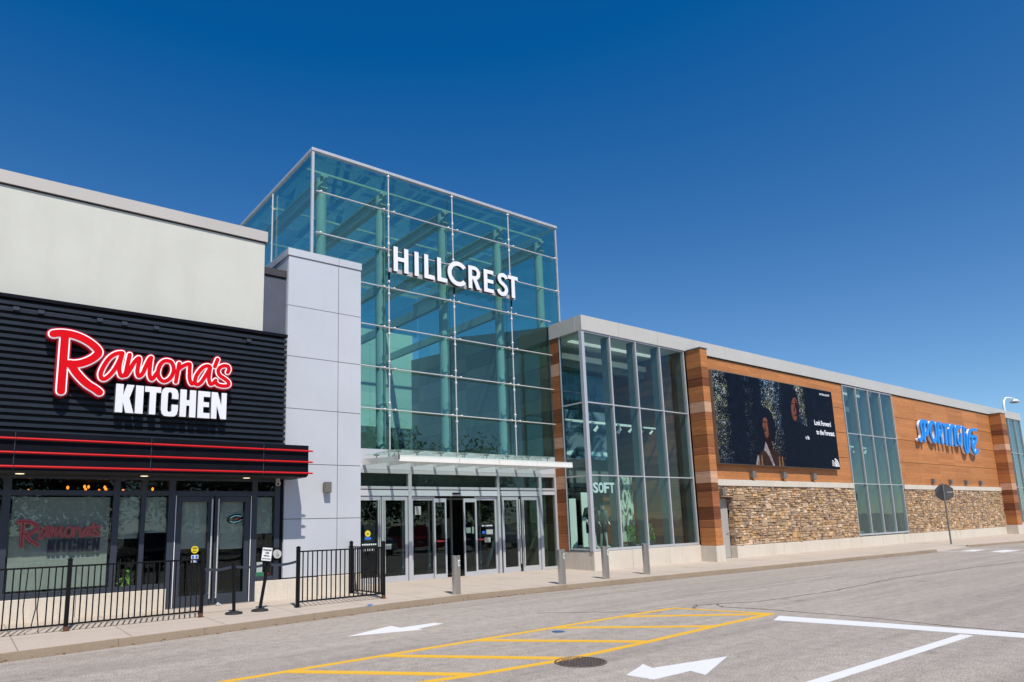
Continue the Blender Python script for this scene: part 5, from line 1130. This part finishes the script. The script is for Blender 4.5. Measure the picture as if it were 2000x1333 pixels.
for i, (t_, w_) in enumerate((('PLEASE', 0.165), ('USE', 0.075), ('MALL', 0.12), ('ENTRANCE', 0.165))):
    text_mesh('lettering', t_, 'decal_dark', sg, 5.1825-w_/2, 13.482, 1.275-i*0.055, 0.05, w_, 0.002, 0.002, height=0.032 if i < 3 else 0.022)
MB().box(5.15, 5.18, 13.50, 13.52, 0.98, 1.06).build('clip', 'black', sg)
for ch in sg.children: ch.location = (0, 0, 0)
sg.location.x -= 0.15; sg.rotation_euler = (0, math.radians(7), 0)
# ------------------------------------------------------------------ bollards
def bollard(x, y, h, label, sticker):
    z0 = pave_z(x, y)
    T = thing('steel_bollard', (x, y, z0), label, 'bollard', 'steel bollards along the kerb')
    b = MB().tube((x, y, z0), (x, y, z0+h-0.006), 0.098, 36).tube((x, y, z0+h-0.006), (x, y, z0+h), 0.098, 36, 0.092); b.build('body', 'brushed', T, smooth=True)
    MB().tube((x, y, z0-0.01), (x, y, z0+0.006), 0.115, 32).build('base_ring', 'kerb', T)
    if sticker:
        # sticker wraps the front right of the cylinder
        m = MB(); n = 8; a0, a1 = math.radians(-98), math.radians(-42)
        for i in range(n):
            p, q = a0+(a1-a0)*i/n, a0+(a1-a0)*(i+1)/n
            m.add([(x+r*math.cos(t), y+r*math.sin(t), z) for r in (0.0985, 0.0995) for z in (z0+h-0.235, z0+h-0.10) for t in (p, q)], [(0, 1, 3, 2), (5, 4, 6, 7), (2, 3, 7, 6), (0, 4, 5, 1), (0, 2, 6, 4), (1, 5, 7, 3)])
        so = m.build('sticker', 'sticker_white', T)
        ac, zc = (a0+a1)/2, z0+h-0.167; rg = MB()
        def on(r_, t): dx = r_*math.cos(t); return (x+0.1005*math.cos(ac+dx/0.0995), y+0.1005*math.sin(ac+dx/0.0995), zc+r_*math.sin(t))
        rg.path([on(0.036, t*math.pi/8) for t in range(17)], 0.0045, 6); rg.path([on(0.036-0.072*i/5, 2.35) if i < 3 else on(0.036*(i-2.5)/2.5, 2.35+math.pi) for i in range(6)], 0.004, 6)
        rg.path([on(0.012, 1.57), on(0.012, 4.7)], 0.003, 5)
        rg.build('symbol', 'decal_dark', so)
bollard(9.37, 13.12, 0.86, 'steel bollard with a sticker directly in front of the open sliding doors', True)
bollard(12.58, 12.98, 0.87, 'steel bollard with a sticker in front of the wooden strip beside the showcase', True)
bollard(14.43, 13.18, 0.87, 'steel bollard with a sticker in front of the left end of the tall showcase', True)
bollard(16.27, 13.28, 0.87, 'plain steel bollard without sticker in front of the middle of the tall showcase', False)
# ------------------------------------------------------------------ small wall fittings
T = thing('security_camera', (5.79, 14.9, 2.80), 'small white dome security camera under the right end of the black awning', 'camera')
MB().tube((5.79, 14.9, 2.80), (5.79, 14.9, 2.74), 0.045, 14, 0.05).build('mount', 'camera_white', T, smooth=True)
hb = MB().ball((5.79, 14.88, 2.70), 0.055, 14, 10, (1, 1, 1.15)).build('housing', 'camera_white', T, smooth=True); MB().ball((5.775, 14.835, 2.675), 0.028, 10, 8).build('lens', 'black', T, smooth=True)
T = thing('access_button', (5.9, 15.1, 1.13), 'round silver wheelchair push button on a black bracket beside the restaurant windows', 'push button')
MB().box(5.83, 5.95, 15.10, 15.16, 1.0, 1.27).build('bracket', 'black', T); MB().tube((5.88, 15.05, 1.14), (5.88, 15.10, 1.14), 0.092, 28, 0.098).build('plate', 'steel', T, smooth=True)
a = MB().path([(5.88+0.03*math.cos(t*0.5), 15.046, 1.125+0.03*math.sin(t*0.5)) for t in range(5, 13)], 0.004, 5); a.path([(5.865, 15.046, 1.20), (5.868, 15.046, 1.15), (5.895, 15.046, 1.145), (5.91, 15.046, 1.11)], 0.004, 5); a.build('symbol', 'black', T)
T = thing('door_stop', (4.5, 15.0, 0.16), 'small grey floor door stop beside the restaurant double doors', 'door stop')
MB().box(4.57, 4.66, 15.0, 15.10, 0.155, 0.185, (1, 1, 1)).build('base', 'alu', T, bevel=0.008); MB().ball((4.61, 15.05, 0.19), 0.025, 8, 6).build('knob', 'alu', T)
# ------------------------------------------------------------------ road sign seen from behind, roof lamp
sx, sy = 38.35, 13.0
T = thing('road_sign', (sx, sy, pave_z(sx, sy)), 'grey back of an octagonal road sign on a thin pole before the stone wall', 'road sign')
MB().tube((sx, sy, pave_z(sx, sy)-.02), (sx, sy, 3.02), 0.04, 8).build('pole', 'sign_back', T)
MB().add([(sx+dx_, sy+0.42*math.cos(math.pi/8+i*math.pi/4), 2.58+0.42*math.sin(math.pi/8+i*math.pi/4)) for dx_ in (0.05, 0.056) for i in range(8)], [tuple(range(8)), tuple(range(15, 7, -1))]+[(i, i+8, (i+1) % 8+8, (i+1) % 8) for i in range(8)]).build('plate', 'sign_back', T)
T.rotation_euler = (0, 0, 0)
MB().box(sx+0.044, sx+0.049, sy-0.36, sy-0.12, 2.56, 2.60).build('maker_plate', 'interior_white', T)
T = thing('roof_lamp', (55.0, 15.9, 8.3), 'white curved lamp post with round shade standing on the far end of the store roof', 'lamp')
lx, ly = 57.9, 15.8
T.location = (59.1, 15.7, 8.3)
MB().path([(59.6, 15.7, 8.28), (59.55, 15.7, 8.9), (59.75, 15.7, 9.35), (60.3, 15.7, 9.62), (61.6, 15.7, 9.72), (62.1, 15.7, 9.66)], [0.09, 0.075, 0.07, 0.065, 0.06, 0.055], 12).build('curved_post', 'white_steel', T, smooth=True)
MB().tube((62.15, 15.7, 9.70), (62.15, 15.7, 9.52), 0.10, 16, 0.34).tube((62.15, 15.7, 9.52), (62.15, 15.7, 9.44), 0.34, 16, 0.30).build('lamp_shade', 'white_steel', T, smooth=True)
MB().tube((62.15, 15.7, 9.438), (62.15, 15.7, 9.40), 0.27, 16, 0.22).build('diffuser', 'bronze', T, smooth=True)
MB().tube((59.6, 15.7, 8.28), (59.6, 15.7, 8.36), 0.18, 14).build('base', 'white_steel', T)
# ------------------------------------------------------------------ mannequins (one skinned body each)
def skin_body(name, verts, edges, radii, mat, parent, root=0):
    off = Vector(parent.location)
    me = bpy.data.meshes.new(name); me.from_pydata([Vector(v)-off for v in verts], edges, [])
    o = bpy.data.objects.new(name, me); COL.objects.link(o); o.parent = parent
    sk = o.modifiers.new('skin', 'SKIN'); sk.use_smooth_shade = True
    for i, v in enumerate(me.skin_vertices[0].data): v.radius = radii[i] if isinstance(radii[i], tuple) else (radii[i], radii[i]); v.use_root = (i == root)
    sb = o.modifiers.new('sub', 'SUBSURF'); sb.levels = 1; sb.render_levels = 2
    me.materials.append(M[mat]); return o
def mannequin(x, y, z, label, face=-1, cap=False, long_dark=False, sc=0.93):
    T = thing('mannequin', (x, y, z), label, 'mannequin')
    P = lambda a, b, c: (x+a*sc, y+b*sc, z+c*sc)
    V = [P(0, 0, .95), P(0, .01, 1.15), P(0, 0, 1.38), P(0, -.01, 1.50), P(0, -.03, 1.60), P(0, -.03, 1.71),
         P(-.10, 0, .90), P(-.13, -.03, .50), P(-.12, .02, .09), P(-.12, -.12, .04),
         P(.10, 0, .90), P(.17, .02, .50), P(.27, .06, .09), P(.30, -.07, .04),
         P(-.18, 0, 1.42), P(-.27, .02, 1.16), P(-.27, -.10, .95), P(-.26, -.14, .86),
         P(.18, 0, 1.42), P(.27, .02, 1.16), P(.22, -.14, .98), P(.20, -.20, .91)]
    E = [(0, 1), (1, 2), (2, 3), (3, 4), (4, 5), (0, 6), (6, 7), (7, 8), (8, 9), (0, 10), (10, 11), (11, 12), (12, 13), (2, 14), (14, 15), (15, 16), (16, 17), (2, 18), (18, 19), (19, 20), (20, 21)]
    R_ = [(.14, .10), (.125, .09), (.15, .10), .055, (.075, .09), (.068, .085), .085, .055, .038, .03, .085, .055, .038, .03, .055, .04, .032, .028, .055, .04, .032, .028]
    R_ = [tuple(q*sc for q in (r if isinstance(r, tuple) else (r, r))) for r in R_]
    skin_body('body', V, E, R_, 'skin_pale', T)
    g = MB()
    def shell(z0, z1, rx0, rx1, ry, col='cloth', n=14):
        vs = [P((rx0 if k == 0 else rx1)*math.cos(2*math.pi*i/n), ry*math.sin(2*math.pi*i/n), z0 if k == 0 else z1) for k in (0, 1) for i in range(n)]
        return vs, [tuple(range(n-1, -1, -1)), tuple(range(n, 2*n))]+[(i, (i+1) % n, (i+1) % n+n, i+n) for i in range(n)]
    vs, fs = shell(.92, 1.22, .185, .165, .13); g.add(vs, fs); vs, fs = shell(1.21, 1.46, .166, .215, .13); g.add(vs, fs); vs, fs = shell(1.459, 1.52, .20, .08, .10); g.add(vs, fs)
    g.path([P(-.19, 0, 1.44), P(-.26, .01, 1.28), P(-.285, .02, 1.14)], [.085*sc, .075*sc, .07*sc], 10); g.path([P(.19, 0, 1.44), P(.26, .01, 1.28), P(.285, .02, 1.14)], [.085*sc, .075*sc, .07*sc], 10)
    g.build('shirt', 'cloth_dark' if not cap else 'cloth_grey', T, smooth=True)
    s = MB(); s.path([P(-.09, 0, .96), P(-.115, 0, .78), P(-.13, -.02, .58)], [.12*sc, .11*sc, .105*sc], 12); s.path([P(.09, 0, .96), P(.13, .01, .78), P(.165, .02, .58 if not cap else .66)], [.12*sc, .11*sc, .105*sc], 12)
    s.build('shorts', 'cloth_dark', T, smooth=True)
    if long_dark:
        b = MB(); b.ball(P(.16, -.10, 1.05), .18*sc, 12, 10, (.7, .55, 2.2)); b.build('backpack', 'cloth_dark', T, smooth=True)
    if cap:
        c = MB(); c.ball(P(0, -.03, 1.74), .105*sc, 14, 8, (1, 1.1, .75)); c.box(x+0.0, x+0.19*sc, y-0.10, y+0.03, z+1.705*sc, z+1.722*sc); c.build('cap', 'cloth_dark', T, smooth=True)
mannequin(17.05, 16.1, 0.745, 'mannequin in black shirt and shorts at the left corner of the tall showcase', long_dark=True)
mannequin(17.72, 16.2, 0.745, 'mannequin in a cap with bare pale legs beside the white word in the showcase', cap=True, sc=0.86)
mannequin(35.0, 16.3, 0.735, 'mannequin in dark clothes inside the left side of the four pane window', sc=0.98)
mannequin(36.0, 16.4, 0.735, 'mannequin with a cap inside the middle of the four pane window', cap=True, sc=0.98)
# ------------------------------------------------------------------ green shrubs added in the showcase in place of greenery reflected in its glass
def shrub(x, y, z, rx, h, label, n=420):
    T = thing('reflection_shrub', (x, y, z), label, 'shrub')
    m = MB()
    for i in range(n):
        a = random.uniform(0, 6.28); t = random.random(); r = rx*math.sqrt(random.random())*(1-0.35*t); c = Vector((x+r*math.cos(a), y+r*0.6*math.sin(a), z+0.1+t*h)); d = Vector((random.uniform(-1, 1), random.uniform(-1, .2), random.uniform(-.5, 1))).normalized(); s = d.cross(Vector((0.3, 0.2, 1))).normalized()*0.02; l = random.uniform(.06, .11)
        m.add([c, c+d*l*.5+s, c+d*l, c+d*l*.5-s, c+d*l*.5+Vector((0, 0, .006))], [(0, 1, 4), (1, 2, 4), (2, 3, 4), (3, 0, 4)])
    m.build('foliage', 'leaf_bright', T); MB().tube((x, y, z), (x, y, z+0.2), rx*0.5, 14, rx*0.6).build('pot', 'cap_dark', T)
shrub(18.75, 15.85, 0.745, 0.26, 0.60, 'small green shrub added for reflected greenery, on the showcase floor under the grey fabric print')
shrub(19.55, 15.85, 0.745, 0.40, 0.66, 'wider green shrub added for reflected greenery, on the showcase floor near the wood wall')
# ------------------------------------------------------------------ what stands across the street and is mirrored in the glass
M['car_white'] = plain('car_white', (0.7, 0.7, 0.7), 0.3, 0.0)
def car(x, y, mat, label, ang=0.0):
    T = thing('parked_car', (0, 0, 0), label, 'car', 'cars parked across the street')
    W = 0.9
    prof = [(-2.2, .35), (-2.25, .62), (-2.1, .92), (-1.5, 1.0), (-0.9, 1.66), (0.5, 1.70), (1.15, 1.02), (2.05, .88), (2.25, .6), (2.2, .32), (1.8, .3), (1.65, .55), (1.15, .55), (1.0, .3), (-1.0, .3), (-1.15, .55), (-1.65, .55), (-1.8, .3)]
    MB().prism(prof, -W, W).build('body', mat, T, bevel=0.06)
    MB().prism([(-1.38, 1.02), (-0.86, 1.60), (0.45, 1.63), (1.02, 1.04)], -W-0.004, W+0.004).build('windows', 'black', T)
    for cx in (-1.4, 1.4):
        for s in (-1, 1):
            wl = MB().tube((cx, s*0.72, .32), (cx, s*0.905, .32), 0.32, 20).build('wheel', 'rubber', T, smooth=True); MB().tube((cx, s*0.906, .32), (cx, s*0.915, .32), 0.2, 16).build('rim', 'steel', wl)
    for s in (-1, 1): MB().box(-2.262, -2.2, s*0.62-0.16, s*0.62+0.16, 0.66, 0.80).build('tail_light', 'tail', T); MB().box(2.18, 2.258, s*0.62-0.16, s*0.62+0.16, 0.6, 0.72).build('headlight', 'letter_white', T)
    T.location = (x, y, 0); T.rotation_euler = (0, 0, ang)
for x, y, mt, lb in ((3.6, -4.2, 'car_silver', 'silver car parked across the street opposite the restaurant doors'), (7.4, -4.4, 'car_dark', 'dark car parked across the street to the right of the first silver car'), (20.2, -4.2, 'car_silver', 'silver car parked across the street, mirrored in the left entrance doors'), (23.4, -4.3, 'car_red', 'red car parked across the street between a silver and a dark car'), (26.8, -4.1, 'car_dark', 'dark car parked across the street beside the red car'), (30.2, -4.4, 'car_white', 'white car parked across the street, rightmost of the row')):
    car(x, y, mt, lb, math.radians(90+random.uniform(-2, 2)))
def far_tree(x, y, h, label):
    T = thing('tree', (x, y, 0), label, 'tree', 'trees across the car park')
    tr = MB().tube((x, y, 0), (x, y, h*.5), .22, 10, .13)
    for i in range(5):
        a = i*1.3; tr.tube((x, y, h*(.3+.04*i)), (x+h*.2*math.cos(a), y+h*.2*math.sin(a), h*(.6+.04*i)), .08, 6, .03)
    tr.build('trunk', 'bark', T)
    m = MB()
    for i in range(6500):
        a = random.uniform(0, 6.28); b = random.uniform(-1, 1); r = random.random()**.4; lump = 1+.22*math.sin(a*3+b*4+x)+.1*math.sin(a*7-b*9)
        c = Vector((x+math.cos(a)*math.sqrt(1-b*b)*r*h*.36*lump, y+math.sin(a)*math.sqrt(1-b*b)*r*h*.36*lump, h*.54+b*r*h*.44*lump)); d = Vector((random.uniform(-1, 1), random.uniform(-1, 1), random.uniform(-1, 1))).normalized(); s = d.orthogonal().normalized()*h*.010; l = h*.026
        m.add([c, c+d*l*.5+s, c+d*l, c+d*l*.5-s], [(0, 1, 2, 3)])
    m.build('crown', 'leaf_far', T)
    return T
protos = [far_tree(0, 0, 12.5, 'dark bushy tree far across the car park behind the photographer') for i in range(3)]
for i, x in enumerate((-30, -21, -13, -6, 1, 8, 15, 22, 29, 36, 44, 53)):
    t = protos[i] if i < 3 else copy_tree(protos[i % 3])
    t.location = (x, -30-(i % 3)*3, 0); t.rotation_euler = (0, 0, i*1.7); t.scale = (1, 1, 0.88+0.05*(i*7 % 5))
